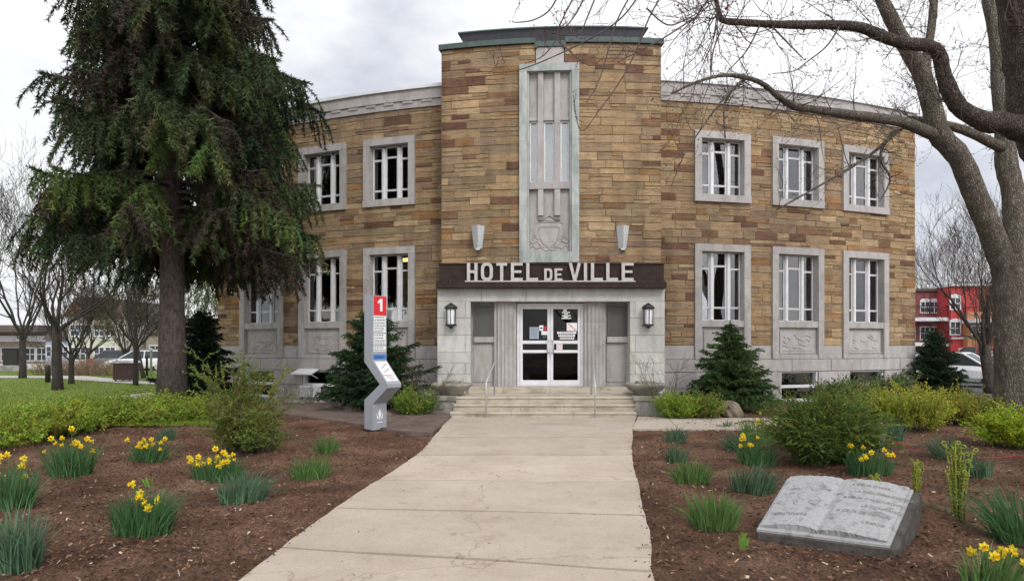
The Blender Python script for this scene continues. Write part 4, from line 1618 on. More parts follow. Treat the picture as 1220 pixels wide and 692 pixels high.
mb = MB()
nu, nv = 56, 34
vs, fs = [], []
U_ = [(.035 + .885 * i / nu) for i in range(nu + 1)]
for j in range(nv + 1):
    v = .06 + .935 * j / nv
    for i, u in enumerate(U_):
        q = (u - .035) / .885
        rough = rb.uniform(-.0022, .0022)
        e = .012 * math.sin(q * 17) * (.35 if j == nv else 0) + (rb.uniform(-.006, .006) if j in (0, nv) else 0)
        vs.append(tuple(bp(u, v + e + (.012 * math.sin(q * math.pi * 2) if j == 0 else 0), page_profile(q) + rough)))
for j in range(nv):
    for i in range(nu):
        a = j * (nu + 1) + i
        fs.append((a, a + 1, a + nu + 2, a + nu + 1))
ring = [i for i in range(nu + 1)] + [j * (nu + 1) + nu for j in range(1, nv + 1)] + [nv * (nu + 1) + i for i in range(nu - 1, -1, -1)] + [j * (nu + 1) for j in range(nv - 1, 0, -1)]
m0 = len(vs)
for q in ring:
    i, j = q % (nu + 1), q // (nu + 1)
    vs.append(tuple(bp(U_[i], .06 + .935 * j / nv + (.02 if j == 0 else 0), -.01)))
for k in range(len(ring)):
    k2 = (k + 1) % len(ring)
    fs.append((ring[k], ring[k2], m0 + k2, m0 + k))
mb.add(vs, fs)
build(mb, 'pages', M['granite'], bk, smooth=False)
mb = MB()                                                              # raised cover board under the pages
mb.add([tuple(bp(u, v, .020)) for u, v in ((.015, .028), (.945, .028), (.945, .995), (.015, .995))] + [tuple(bp(u, v, -.01)) for u, v in ((.015, .028), (.945, .028), (.945, .995), (.015, .995))],
       [(0, 1, 2, 3)] + [(k, (k + 1) % 4, 4 + (k + 1) % 4, 4 + k) for k in range(4)])
build(mb, 'cover_board', M['granite'], bk)
mb = MB()


def engrave(s, u0, v0, size, slope=0):
    vs, fs = text_geo(s, 1, 0, 'LEFT')
    out = []
    for x, y, z in vs:
        u, v = u0 + x * size * .78, v0 + y * size * 1.15
        out.append(tuple(bp(u, v, page_profile((u - .035) / .885) + .0034)))
    mb = MB()
    mb.add(out, fs)
    build(mb, 'inscription', M['carve'], bk)


engrave("A CEUX D'HIER", .53, .855, .052)
engrave('LA RECONNAISSANCE', .575, .735, .052)
engrave("A CEUX D'AUJOURD'HUI", .515, .615, .050)
engrave('LA CONFIANCE', .665, .495, .052)
engrave('A CEUX DE DEMAIN', .515, .375, .052)
engrave("L'ESPOIR", .72, .235, .052)
engrave('CENTENAIRE', .09, .235, .052)
engrave('1892', .095, .70, .05)
engrave('1992', .43, .68, .05)
mb = MB()                                                              # shallow carved wreath on the left page
for cu, cv, r0 in ((.25, .62, .07), (.30, .78, .06), (.33, .52, .05), (.22, .48, .04)):
    pts = [bp(cu + r0 * math.cos(k * .5) * .8, cv + r0 * math.sin(k * .5) * 1.4, page_profile((cu - .035) / .915) - .001) for k in range(11)]
    mb.tube(pts, .007, 5)
for k in range(7):
    a, b = rb.uniform(.16, .36), rb.uniform(.45, .85)
    mb.tube([bp(a, b, page_profile((a - .035) / .915) - .001), bp(a + rb.uniform(-.06, .06), b + rb.uniform(-.08, .08), page_profile((a - .035) / .915) - .001)], .006, 5)
build(mb, 'carved_relief', M['granite'], bk)

# ------------------------------------------------------------------ VEGETATION
def conifer(root, bx, by, H, zb, Rf, nb, rng, up=.35, droop=.5, step=.28, bl=.55, hang=.6, inner=.2, dens=60, L=.07, w=.014,
            cols=((.035, .06, .025), (.06, .09, .03)), trunk_r=.1, trunk_mat='bark2', spread=.9, fwd=.6, zdist=1.0, brown=0, upper=None, colfn=None, gravn=.1, lean=(0, 0), tipup=0.0, rvar=(.75, 1.1), along=False, tapr=.45, skipf=None):
    segs = []
    wood = MB()
    tr = [(bx + lean[0] * k / 8, by + lean[1] * k / 8, -.1 + (H + .1) * k / 8) for k in range(9)]
    tk = MB()
    tk.tube(tr, [trunk_r * (1.25 if k == 0 else 1.0) * (1 - .80 * (k / 8) ** 1.3) for k in range(9)], 14)
    build(tk, 'trunk', M[trunk_mat], root, smooth=True)
    for i in range(nb):
        f = ((i + rng.random()) / nb) ** zdist
        z0 = zb + (H - zb) * f
        az = i * 2.399 + rng.uniform(-.4, .4)
        if skipf and skipf(z0, az, rng):
            continue
        if upper and z0 > upper[0] and rng.random() < upper[1]:
            continue
        Lb = Rf(z0, az) * rng.uniform(*rvar)
        if Lb < .05:
            continue
        np_ = 8
        pts = []
        dv = Vector((math.cos(az), math.sin(az), 0))
        sw = Vector((-math.sin(az), math.cos(az), 0)) * rng.uniform(-.3, .3)
        wz, wph, wam = rng.uniform(3, 6), rng.uniform(0, 6.28), rng.uniform(.01, .035)
        upi = up * rng.uniform(.7, 1.3)
        dr = droop * rng.uniform(.7, 1.3)
        for k in range(np_ + 1):
            t = k / np_
            zz = z0 + Lb * (upi * t - dr * t * t + (.12 + .5 * tipup) * t ** 4 + wam * math.sin(wz * t + wph))
            p = Vector((bx, by, zz)) + dv * Lb * t + sw * Lb * t * t
            pts.append(p)
        rad = max(.006, trunk_r * .16 * min(1.0, Lb / 2.5))
        wood.tube(pts, [rad * (1 - .8 * k / np_) + .003 for k in range(np_ + 1)], 4, cap=False)
        hue = rng.random()
        cb = tuple(a + (b - a) * hue for a, b in zip(*cols))
        isbrown = rng.random() < brown
        if colfn:
            cb, isbrown = colfn(z0, az, cb, isbrown)
        sp = 0.0
        dist = inner * Lb
        while dist < Lb:
            t = dist / Lb
            k = min(np_ - 1, int(t * np_))
            p = pts[k].lerp(pts[k + 1], t * np_ - k)
            tg = (pts[k + 1] - pts[k]).normalized()
            pr = tg.cross(Vector((0, 0, 1)))
            pr = pr.normalized() if pr.length > .01 else Vector((1, 0, 0))
            for sd in (-1, 1):
                l = bl * (1 - tapr * t) * rng.uniform(.5, 1.2) * min(1, Lb / 1.2 + .3)
                d = (tg * .6 + pr * sd * rng.uniform(.4, .95) + Vector((0, 0, -hang * rng.uniform(.3, 1.4)))).normalized()
                q = p.copy()
                c = tuple(a * rng.uniform(.8, 1.25) for a in cb)
                for m in range(3):
                    d = (d + Vector((0, 0, -hang * .35))).normalized()
                    q2 = q + d * l / 3
                    if isbrown:
                        segs.append((tuple(q), tuple(q2), (.062, .047, .036) if rng.random() < .7 else tuple(a * .8 for a in cb)))
                        if rng.random() < .35:
                            e = q2 + Vector((rng.uniform(-.12, .12), rng.uniform(-.12, .12), rng.uniform(-.25, .02)))
                            wood.tube([q2, e], .003, 3, cap=False)
                    else:
                        segs.append((tuple(q), tuple(q2), c))
                    q = q2
            dist += step * rng.uniform(.7, 1.3)
        if along and not isbrown:
            for k in range(3, np_):
                segs += [(tuple(pts[k]), tuple(pts[k + 1]), cb)] * 2
        if not isbrown:
            segs.append((tuple(pts[-2]), tuple(pts[-1] + (pts[-1] - pts[-2]) * .3), cb))
    # leader
    segs.append(((bx + lean[0], by + lean[1], H - .25), (bx + lean[0], by + lean[1], H + .1), cols[0]))
    build(wood, 'branches', M['twig'], root, recalc=False)
    g = np.random.default_rng(int(rng.random() * 1e6))
    V, f, C = blades(segs, dens, L, w, g, spread, fwd, .3, gravn)
    build_np('crown', V, f, C, M['needle'], root)
    return len(f)


# the big spruce
sp = thing('spruce_tree', (-8.58, 16.0, 0), 'tall dark spruce with drooping shaggy boughs left of the building', 'tree')
srng = random.Random(21)


def spruceR(z, az):
    base = 3.4 if math.cos(az) > 0 else 2.6
    if z < 6.8 and math.cos(az) <= .1:
        base = 3.15
    if z > 6.5:
        base *= .95
    elif math.cos(az) > .1:
        base *= 1.12
    if z < 5.2:
        base *= .92 + .08 * math.sin(az * 3)
    if z > 10:
        base *= max(0, 1 - ((z - 10) / 9.5)) ** .9
    return base * (1 + .12 * math.sin(z * 2.1 + az))


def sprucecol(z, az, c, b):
    # lighter yellow-green tufts low on the camera side, bare brown twigs in places
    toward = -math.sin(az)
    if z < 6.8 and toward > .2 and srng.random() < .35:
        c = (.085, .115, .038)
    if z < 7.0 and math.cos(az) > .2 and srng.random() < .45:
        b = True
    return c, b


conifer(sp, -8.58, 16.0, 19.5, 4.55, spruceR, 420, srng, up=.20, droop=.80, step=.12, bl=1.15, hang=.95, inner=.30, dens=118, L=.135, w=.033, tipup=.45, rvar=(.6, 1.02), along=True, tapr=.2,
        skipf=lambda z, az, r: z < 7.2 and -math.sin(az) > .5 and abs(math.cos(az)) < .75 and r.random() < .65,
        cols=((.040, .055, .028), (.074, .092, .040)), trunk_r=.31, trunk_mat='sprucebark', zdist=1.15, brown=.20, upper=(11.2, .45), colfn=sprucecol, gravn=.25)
# yews
for (x, d, H, r, pw_, lab, seed, cc) in (
        (870, 16.9, 2.3, 1.2, .82, 'dark green pyramidal yew below the first windows right of the entrance', 3, ((.035, .068, .022), (.07, .12, .038))),
        (1114, 20.8, 2.2, .80, .6, 'dark yew standing at the right hand corner of the building', 4, ((.018, .036, .018), (.032, .055, .024))),
        (444, 16.6, 2.55, 1.15, .42, 'dark bushy yew directly behind the grey zigzag totem', 5, ((.022, .045, .020), (.042, .075, .030))),
        (240, 18.6, 2.7, .95, .45, 'very dark dense yew behind the trunk of the big spruce', 6, ((.012, .024, .016), (.024, .04, .022)))):
    bx = (x - HX) / F * d
    t = thing('yew_bush', (bx, d, 0), lab, 'bush')
    yr = random.Random(seed)
    conifer(t, bx, d, H, .12, lambda z, az, H=H, r=r, pw_=pw_, seed=seed: r * (max(0, 1 - z / H) ** pw_) * (1 + .20 * math.sin(az * 2 + z * 3 + seed) + .16 * math.sin(az * 3 - z * 5.3 + seed * 2)) + .05, 190, yr, rvar=(.5, 1.2), up=.48, droop=.35, step=.075, bl=.40, hang=.25,
            inner=.12, dens=190, L=.062, w=.022, cols=cc, trunk_r=.05, zdist=1.35, spread=.8, fwd=.7, gravn=0)


def spray(root, foot, nst, hr, rng, lean=.5, droop=.4, twigs=6, tl=.3, dens=60, L=.04, w=.012, cols=((.06, .1, .03), (.1, .14, .04)), start=.2, shape=3, curl=.0, name='foliage', tw=.0022, seg=6, stem_mat='twig', spread=.9, fwd=.6, gz=0.0, hook=0.0):
    """many fine stems from a footprint, with leaves along them. foot: list of (x, y, rx, ry, height factor)"""
    segs = []
    wood = MB()
    for (fx, fy, rx, ry, hf) in foot:
        for i in range(nst):
            a, q = rng.uniform(0, 2 * math.pi), math.sqrt(rng.random())
            bx, by = fx + rx * q * math.cos(a), fy + ry * q * math.sin(a)
            h = rng.uniform(*hr) * hf * (1.05 - .35 * q)
            d = Vector((math.cos(a) * lean * q + rng.gauss(0, .15), math.sin(a) * lean * q + rng.gauss(0, .15), 1)).normalized()
            p = Vector((bx, by, gz))
            hue = rng.random()
            c = tuple((u + (v - u) * hue) * rng.uniform(.85, 1.15) for u, v in zip(*cols))
            pts = [p]
            for k in range(seg):
                dd_ = d + Vector((rng.gauss(0, .08), rng.gauss(0, .08), -droop * (k / seg) ** 1.5 * .55))
                d = dd_.normalized()
                p = p + d * h / seg
                pts.append(p)
            wood.tube(pts, [tw * (1.6 - k / seg) for k in range(seg + 1)], 3, cap=False)
            for k in range(seg):
                if (k + 1) / seg > start:
                    segs.append((tuple(pts[k]), tuple(pts[k + 1]), c))
            for m in range(twigs):
                k = rng.randrange(max(1, int(seg * start)), seg)
                o = pts[k].lerp(pts[k + 1], rng.random())
                td = ((pts[k + 1] - pts[k]).normalized() + Vector((rng.gauss(0, .6), rng.gauss(0, .6), rng.gauss(.1, .35)))).normalized()
                l = tl * rng.uniform(.5, 1.2)
                mid_ = o + td * l * .5
                td2 = (td + Vector((0, 0, -droop * .6 + hook))).normalized()
                e = mid_ + td2 * l * .5
                wood.tube([o, mid_, e], tw * .5, 3, cap=False)
                segs += [(tuple(o), tuple(mid_), c), (tuple(mid_), tuple(e), c)]
    build(wood, 'stems', M[stem_mat], root, recalc=False)
    g = np.random.default_rng(rng.randrange(10 ** 6))
    V, f, C = blades(segs, dens, L, w, g, spread, fwd, .3, 0, shape)
    V[:, 2] = np.maximum(V[:, 2], gz + .005)
    build_np(name, V, f, C, M['leaf'], root)


vr = random.Random(55)
# low bright hedge on the left
hd = thing('low_hedge', (-7.0, 12.0, 0), 'low bright yellow green hedge along the back of the left flower bed', 'hedge')
foot = []
for i in range(36):
    t = i / 35
    x = -30 + 275 * t
    yb = 503 + max(0, 130 - x) * .2 - max(0, x - 160) * .05 + 4 * math.sin(i * 1.3)
    p = G(x, yb)
    foot.append((p.x, p.y + .5, .55, .75, vr.uniform(.85, 1.1) * (1.0 if t < .9 else .7)))
    if i % 2 == 0:
        foot.append((p.x + .1, p.y - .25, .5, .4, vr.uniform(.5, .8)))
spray(hd, foot, 21, (.42, .66), vr, lean=.55, droop=.5, twigs=8, tl=.24, dens=66, L=.050, w=.026, cols=((.13, .19, .025), (.25, .30, .04)), start=.25, shape=4)

# small golden conifer shrub in the left bed
gs = thing('golden_juniper', (*G(290, 540).xy, 0), 'ragged golden green juniper shrub standing in the left flower bed', 'shrub')
p = G(287, 541)
spray(gs, [(p.x, p.y, .07, .07, 2.0), (p.x + .05, p.y, .12, .12, 1.5), (p.x - .22, p.y + .1, .16, .2, .8), (p.x + .10, p.y + .0, .18, .2, .8)], 24, (.68, .95), vr, lean=.28, droop=.6, twigs=12, tl=.30, dens=105, L=.045, w=.018,
      cols=((.105, .145, .03), (.185, .19, .05)), start=.3)
tk = MB()
tk.tube([p, p + Vector((.02, 0, .5)), p + Vector((-.03, 0, 1.0))], [.035, .028, .012], 7)
build(tk, 'trunk', M['twig'], gs)
p = G(316, 540)
sj = thing('small_juniper', (p.x, p.y, 0), 'small green juniper tuft just right of the ragged golden shrub', 'shrub')
spray(sj, [(p.x, p.y, .18, .12, 1)], 40, (.35, .58), vr, lean=.5, droop=.9, twigs=6, tl=.2, dens=90, L=.04, w=.014, cols=((.08, .12, .035), (.13, .17, .05)), start=.3)

# wide thread-leaf juniper right
p = G(988, 556)
bj = thing('thread_juniper', (p.x, p.y, 0), 'broad green thread leaved juniper mound behind the stone book', 'shrub')
spray(bj, [(p.x, p.y + .3, .28, .32, 1.12), (p.x - .2, p.y + .1, .22, .26, .78), (p.x + .22, p.y + .15, .2, .26, .8)], 95, (.8, 1.15), vr, lean=.36, droop=.85, twigs=11, tl=.36, dens=95, L=.048, w=.013,
      cols=((.07, .12, .028), (.14, .19, .04)), start=.15, hook=.1, spread=.55, fwd=.9)

# bright leafing shrubs
for (x, yb, hw, h, lab, cols, ndens, seed) in (
        (495, 497, .42, .72, 'small bright green shrub left of the entrance steps', ((.08, .13, .022), (.14, .19, .03)), 40, 1),
        (808, 500, .34, .62, 'bright green leafing shrub against the right cheek of the steps', ((.10, .16, .02), (.17, .22, .03)), 42, 2),
        (840, 500, .30, .58, 'olive green leafing shrub beside the field rock', ((.08, .11, .022), (.13, .15, .03)), 34, 3),
        (1080, 514, .78, .95, 'yellow green shrub behind the daffodils near the wooden stake', ((.14, .165, .02), (.225, .23, .03)), 56, 4),
        (1030, 500, .80, .80, 'dull yellow green shrub behind the broad juniper mound', ((.10, .12, .025), (.17, .17, .035)), 40, 5),
        (1125, 505, .75, .88, 'olive yellow shrub in front of the white parked car', ((.15, .155, .02), (.24, .23, .03)), 50, 6),
        (1178, 508, .6, .72, 'twiggy yellowish shrub at the foot of the big forked tree', ((.12, .13, .03), (.18, .18, .04)), 34, 7),
        (1212, 535, .45, .72, 'brightest lime green shrub at the right edge of the bed', ((.15, .20, .015), (.23, .28, .02)), 52, 8)):
    p = G(x, yb)
    t = thing('leafing_shrub', (p.x, p.y, 0), lab, 'shrub')
    spray(t, [(p.x, p.y, hw * .55, hw * .5, 1), (p.x + hw * .45, p.y + .12, hw * .4, .3, .85), (p.x - hw * .45, p.y + .1, hw * .4, .3, .9)], ndens, (h * .7, h * 1.1), vr, lean=.5, droop=.35, twigs=9, tl=.26, dens=66, L=.038, w=.021, cols=[tuple(k * 1.5 for k in c_) for c_ in cols], start=.3, shape=4)
# rhododendron by the basement windows
for (x, d, h, r, lab, seed) in ((1015, 18.2, .85, .75, 'broad leaved evergreen shrub below the right basement windows', 1), (990, 18.4, .55, .4, 'small broad leaved evergreen just right of the blind covered basement window', 2), (1060, 19.4, 1.05, .7, 'loose evergreen shrub between basement window and corner yew', 3)):
    bx = (x - HX) / F * d
    t = thing('evergreen_shrub', (bx, d, 0), lab, 'shrub')
    spray(t, [(bx, d, r * .6, r * .5, 1)], 46, (h * .7, h * 1.1), vr, lean=.65, droop=.2, twigs=8, tl=.26, dens=36, L=.09, w=.034, cols=((.065, .10, .035), (.12, .165, .055)), start=.35, shape=4)


MINR = [.0036]


def grow(mb, p, d, L, r, lev, rng, wig=.22, up=.10, kids=3, tips=None, ang=(.5, 1.0), lenf=(.5, .8), rf=.6, nsd=None):
    n = max(3, min(6, int(L / .22)))
    pts = [p.copy()]
    dirs = [d]
    for i in range(n):
        d = (d + Vector((rng.gauss(0, wig), rng.gauss(0, wig), rng.gauss(0, wig) + up))).normalized()
        p = p + d * (L / n)
        pts.append(p)
        dirs.append(d)
    rr = [r * (1 - .55 * k / n) for k in range(n + 1)]
    mb.tube(pts, rr, 8 if r > .06 else 5 if r > .02 else 3, cap=False)
    if lev > 0:
        for k in range(kids):
            t = rng.uniform(.25, 1) if k else 1
            i = min(n, int(t * n))
            dd_ = dirs[i]
            ax = dd_.orthogonal().normalized()
            ax = Matrix.Rotation(rng.uniform(0, 6.28), 3, dd_) @ ax
            nd = (Matrix.Rotation(rng.uniform(*ang) * (1 if k else .4), 3, ax) @ dd_).normalized()
            grow(mb, pts[i], nd, L * rng.uniform(*lenf), max(MINR[0], rr[i] * rf), lev - 1, rng, wig, up, kids, tips, ang, lenf, rf)
    elif tips is not None:
        tips.append((pts[-1], dirs[-1]))
        if n > 2:
            tips.append((pts[-2], dirs[-2]))


def buds(root, tips, rng, size, col, name='buds', mat='petal'):
    if not tips:
        return
    g = np.random.default_rng(rng.randrange(10 ** 6))
    segs = [(tuple(p), tuple(p + d * size), col) for p, d in tips]
    V, f, C = blades(segs, 3 / size, size * 1.2, size * .55, g, .7, .8, .3, 0, 4)
    build_np(name, V, f, C, M[mat], root)


tr_ = random.Random(77)
# little bare shrubs beside the entrance
for (x, y, d, h, lab) in ((507, 500, 15.2, 1.25, 'leafless reddish shrub left of the entrance planter'), (795, 497, 15.3, 1.45, 'leafless reddish shrub right of the entrance planter')):
    bx = (x - HX) / F * d
    t = thing('bare_shrub', (bx, d, 0), lab, 'shrub')
    mb = MB()
    tips = []
    for k in range(5):
        dv = Vector((tr_.uniform(-.6, .6), tr_.uniform(-.3, .3), 1)).normalized()
        grow(mb, Vector((bx, d, 0)), dv, h * .55, .016, 3, tr_, .14, .03, 3, tips, (.35, .8), (.5, .8), .62)
    build(mb, 'stems', M['twig'], t, recalc=False)
    buds(t, tips, tr_, .02, (.16, .06, .05))
bt = thing('dry_shrub', (*G(345, 488).xy, 0), 'leafless brown twiggy shrub below the awning of the basement window', 'shrub')
mb = MB()
for k in range(22):
    p = Vector((-6.6 + 1.9 * tr_.random(), 18.0 + tr_.uniform(-.3, .3), 0))
    grow(mb, p, Vector((tr_.uniform(-.5, .5), tr_.uniform(-.3, .3), 1)).normalized(), .36, .006, 2, tr_, .2, .05, 3, None, (.4, .9))
build(mb, 'stems', M['twig'], bt, recalc=False)


# ---- big forked tree right
def limb(mb, pts, n=10, wob=.0):
    """pts: (x, y, depth, radius px) control points -> smooth tube"""
    P3 = [P(x, y, d) for x, y, d, r in pts]
    RR = [r * d / F for x, y, d, r in pts]
    out, ro = [], []
    m = len(P3)
    for i in range(m - 1):
        p0, p1, p2, p3 = P3[max(0, i - 1)], P3[i], P3[i + 1], P3[min(m - 1, i + 2)]
        k_ = 5
        for k in range(k_):
            t = k / k_
            q = .5 * ((2 * p1) + (p2 - p0) * t + (2 * p0 - 5 * p1 + 4 * p2 - p3) * t * t + (3 * p1 - p0 - 3 * p2 + p3) * t ** 3)
            out.append(q)
            ro.append((RR[i] + (RR[i + 1] - RR[i]) * t) * (1 + tr_.uniform(-.05, .05)))
    out.append(P3[-1])
    ro.append(RR[-1])
    mb.tube(out, ro, n)
    return out, ro


def twigs_on(mb, path, tips, rng, every, L, lev=2, bias=(0, 0, 0), skip=0, r0=.012, kids=3, up=.10, wig=.2):
    out, ro = path
    for i in range(int(len(out) * skip), len(out) - 1):
        m = every if isinstance(every, int) else (1 if rng.random() < every else 0)
        for _ in range(m):
            p = out[i].lerp(out[i + 1], rng.random())
            d = Vector((rng.gauss(0, 1) + bias[0], rng.gauss(0, .7) + bias[1], rng.gauss(0, 1) + bias[2])).normalized()
            grow(mb, p, d, L * rng.uniform(.5, 1.2), min(r0, ro[i] * .5), lev, rng, wig, up, kids, tips, (.4, .95), (.5, .85), .6)


ft = thing('forked_maple', (*P(1203, 505, 13.5).xy, 0), 'big grey forked leafless maple trunk at right with long limb across the facade', 'tree')
mb = MB()
limb(mb, [(1214, 515, 13.5, 28), (1211, 480, 13.5, 23), (1209, 400, 13.5, 20), (1206, 340, 13.5, 20), (1203, 305, 13.5, 19)], 16)
st1 = limb(mb, [(1201, 335, 13.5, 13), (1184, 285, 13.4, 13), (1163, 235, 13.3, 12), (1143, 188, 13.2, 12), (1119, 160, 13.1, 11.5), (1109, 122, 13, 10.5), (1096, 84, 12.9, 9.5), (1077, 52, 12.8, 8.5), (1058, 15, 12.7, 7.5), (1035, -35, 12.6, 6), (1010, -90, 12.6, 4)], 14)
st2 = limb(mb, [(1210, 340, 13.5, 15), (1211, 290, 13.6, 13), (1207, 230, 13.8, 11.5), (1199, 195, 13.9, 11.5), (1197, 150, 14, 10), (1191, 100, 14, 8.5), (1186, 43, 14, 7), (1176, -5, 14, 6.5), (1170, -70, 14, 4)], 14)
l1 = limb(mb, [(1122, 163, 13.1, 8), (1104, 157, 13, 7.2), (1077, 146, 12.7, 6.2), (1045, 141, 12.4, 5.7), (1015, 137, 12.1, 5.2), (972, 131, 11.8, 4.6), (946, 127, 11.6, 4.3), (928, 116, 11.4, 3.6), (910, 101, 11.2, 3), (890, 93, 11, 2.7), (862, 90, 10.8, 2.1), (830, 98, 10.6, 1.6), (800, 112, 10.4, 1.1)], 10)
l2 = limb(mb, [(1200, 178, 13.9, 6.5), (1187, 173, 13.8, 6.2), (1160, 160, 13.7, 5.4), (1132, 150, 13.6, 4.8), (1108, 145, 13.6, 3.6), (1085, 141, 13.5, 3), (1078, 150, 13.4, 2.6), (1062, 162, 13.3, 2.2), (1045, 178, 13.2, 1.8), (1020, 196, 13, 1.5), (970, 225, 12.7, 1.2), (925, 250, 12.5, .8)], 8)
l3 = limb(mb, [(1105, 100, 13, 5.5), (1104, 72, 13, 5.2), (1110, 30, 13.1, 4.8), (1114, -10, 13.1, 4.3), (1122, -60, 13.2, 3)], 8)
l4 = limb(mb, [(1066, 160, 13.3, 1.9), (1052, 175, 13.2, 1.7), (1050, 192, 13.2, 1.5), (1060, 210, 13.2, 1.2), (1058, 222, 13.2, 1), (1048, 240, 13.1, .7)], 6)
l5 = limb(mb, [(890, 93, 11, 2.0), (872, 108, 10.9, 1.5), (863, 128, 10.8, 1.2), (864, 165, 10.8, .8)], 6)
l6 = limb(mb, [(886, 95, 11, 1.8), (862, 118, 10.7, 1.3), (838, 150, 10.5, 1.0), (815, 185, 10.3, .7), (800, 222, 10.2, .5)], 6)
l7 = limb(mb, [(1200, 190, 13.9, 2.5), (1210, 230, 13.8, 2), (1240, 205, 13.7, 2), (1260, 190, 13.7, 2)], 6)
build(mb, 'trunk', M['bark'], ft, smooth=True)
mb = MB()
tips = []
twigs_on(mb, st1, tips, tr_, .85, .75, 2, (-.4, 0, .4), .45)
twigs_on(mb, l1, tips, tr_, .55, .75, 2, (-.5, 0, -.35), .1)
twigs_on(mb, l2, tips, tr_, .55, .6, 2, (-.5, 0, .1), .2)
twigs_on(mb, l3, tips, tr_, 1, .8, 2, (-.3, 0, .3), .1)
twigs_on(mb, st2, tips, tr_, .6, .8, 2, (.1, 0, .3), .4)
twigs_on(mb, l6, tips, tr_, .6, .5, 1, (-.2, 0, -.2), .1)
twigs_on(mb, l5, tips, tr_, .6, .4, 1, (0, 0, -.2), .1)
twigs_on(mb, l4, tips, tr_, .6, .4, 1, (.3, 0, -.4), .1)
build(mb, 'twigs', M['twig'], ft, recalc=False)
buds(ft, tips, tr_, .028, (.10, .05, .045))

# ---- near tree, trunk mostly outside the frame
nt_ = thing('near_maple', (8.0, 8.0, 0), 'dark brown leafless maple at the right edge with a crooked limb reaching over the garden', 'tree')
mb = MB()
limb(mb, [(1380, 600, 7.9, 50), (1365, 480, 7.9, 42), (1345, 380, 7.9, 40), (1320, 290, 7.9, 41), (1290, 205, 7.9, 44), (1252, 135, 7.9, 42), (1238, 80, 7.9, 34), (1227, 20, 7.9, 30), (1216, -50, 7.9, 27), (1196, -160, 7.9, 22), (1180, -320, 7.9, 15)], 18)
m1_ = limb(mb, [(1235, 152, 7.9, 19), (1212, 152, 7.85, 15), (1193, 146, 7.8, 12.2), (1178, 146, 7.75, 12.4), (1162, 140, 7.7, 9.8), (1143, 128, 7.65, 9.4), (1131, 108, 7.6, 9.6), (1124, 88, 7.55, 8.0), (1119, 66, 7.5, 8.0), (1106, 55, 7.4, 7.2), (1078, 52, 7.3, 7.4), (1052, 44, 7.2, 6.6), (1025, 33, 7.1, 6), (990, 30, 7.0, 5.3), (956, 30, 6.9, 4.8), (914, 29, 6.8, 4.2), (885, 27, 6.75, 3.9), (861, 24, 6.7, 3.7), (855, 8, 6.65, 2.6), (849, -15, 6.6, 2.3), (825, -50, 6.5, 2.1), (780, -80, 6.4, 1.9), (725, -92, 6.3, 1.6), (660, -85, 6.2, 1.2)], 12)
m2_ = limb(mb, [(1215, 60, 7.9, 8), (1195, -20, 7.6, 6), (1150, -60, 7.3, 5), (1080, -70, 7.0, 4), (1000, -72, 6.8, 3.4), (930, -80, 6.6, 2.6), (870, -95, 6.5, 2)], 10)
tw = MB()
tips = []
expl = [[(770, -20), (742, 20), (700, 48), (640, 76), (605, 86), (572, 85)],
        [(668, -12), (655, 12), (636, 24), (616, 27), (610, 26)],
        [(705, -30), (690, 10), (670, 38), (648, 66), (628, 75)],
        [(800, -25), (775, 18), (758, 60), (740, 95), (715, 130), (692, 156), (683, 113)],
        [(760, -20), (735, 25), (722, 70), (712, 100), (700, 120)],
        [(770, 10), (795, 30), (820, 22), (850, 5)],
        [(830, 20), (790, 46), (760, 62), (740, 72)],
        [(862, 30), (850, 60), (846, 95), (838, 118)],
        [(905, 31), (890, 60), (872, 80), (862, 92)],
        [(920, 32), (945, 58), (957, 70)],
        [(690, -15), (664, 40), (680, 62), (702, 78), (718, 70)],
        [(720, -30), (700, 20), (690, 40), (672, 42), (640, 36)],
        [(1000, 32), (985, 55), (960, 75), (945, 85), (920, 88)]]
for e in expl:
    pth = limb(tw, [(x, y, 6.4, 1.1 - .75 * k / len(e)) for k, (x, y) in enumerate(e)], 5)
    twigs_on(tw, pth, tips, tr_, .22, .22, 1, (-.2, 0, -.1), .1, .004, 2, .22)
    tips.append((pth[0][-1], (pth[0][-1] - pth[0][-2]).normalized()))
twigs_on(tw, m1_, tips, tr_, .42, .45, 2, (-.4, -.1, -.15), .12, .008, 3, .16, .26)
twigs_on(tw, (m1_[0][-30:], m1_[1][-30:]), tips, tr_, 1, .75, 2, (-.4, -.1, -1.5), 0, .0085, 3, .14, .26)
twigs_on(tw, m2_, tips, tr_, 1, .75, 2, (-.3, -.1, -.9), .1, .0085, 3, .14, .26)
build(mb, 'trunk', M['bark2'], nt_, smooth=True)
build(tw, 'twigs', M['twig'], nt_, recalc=False)
buds(nt_, tips, tr_, .020, (.13, .05, .055))
sel = [t for t in tips if t[0].z > 5.0]
tr_.shuffle(sel)
for q_ in sel[:26]:
    buds(nt_, [q_], tr_, .05, (.35, .03, .02), 'red_leaf')


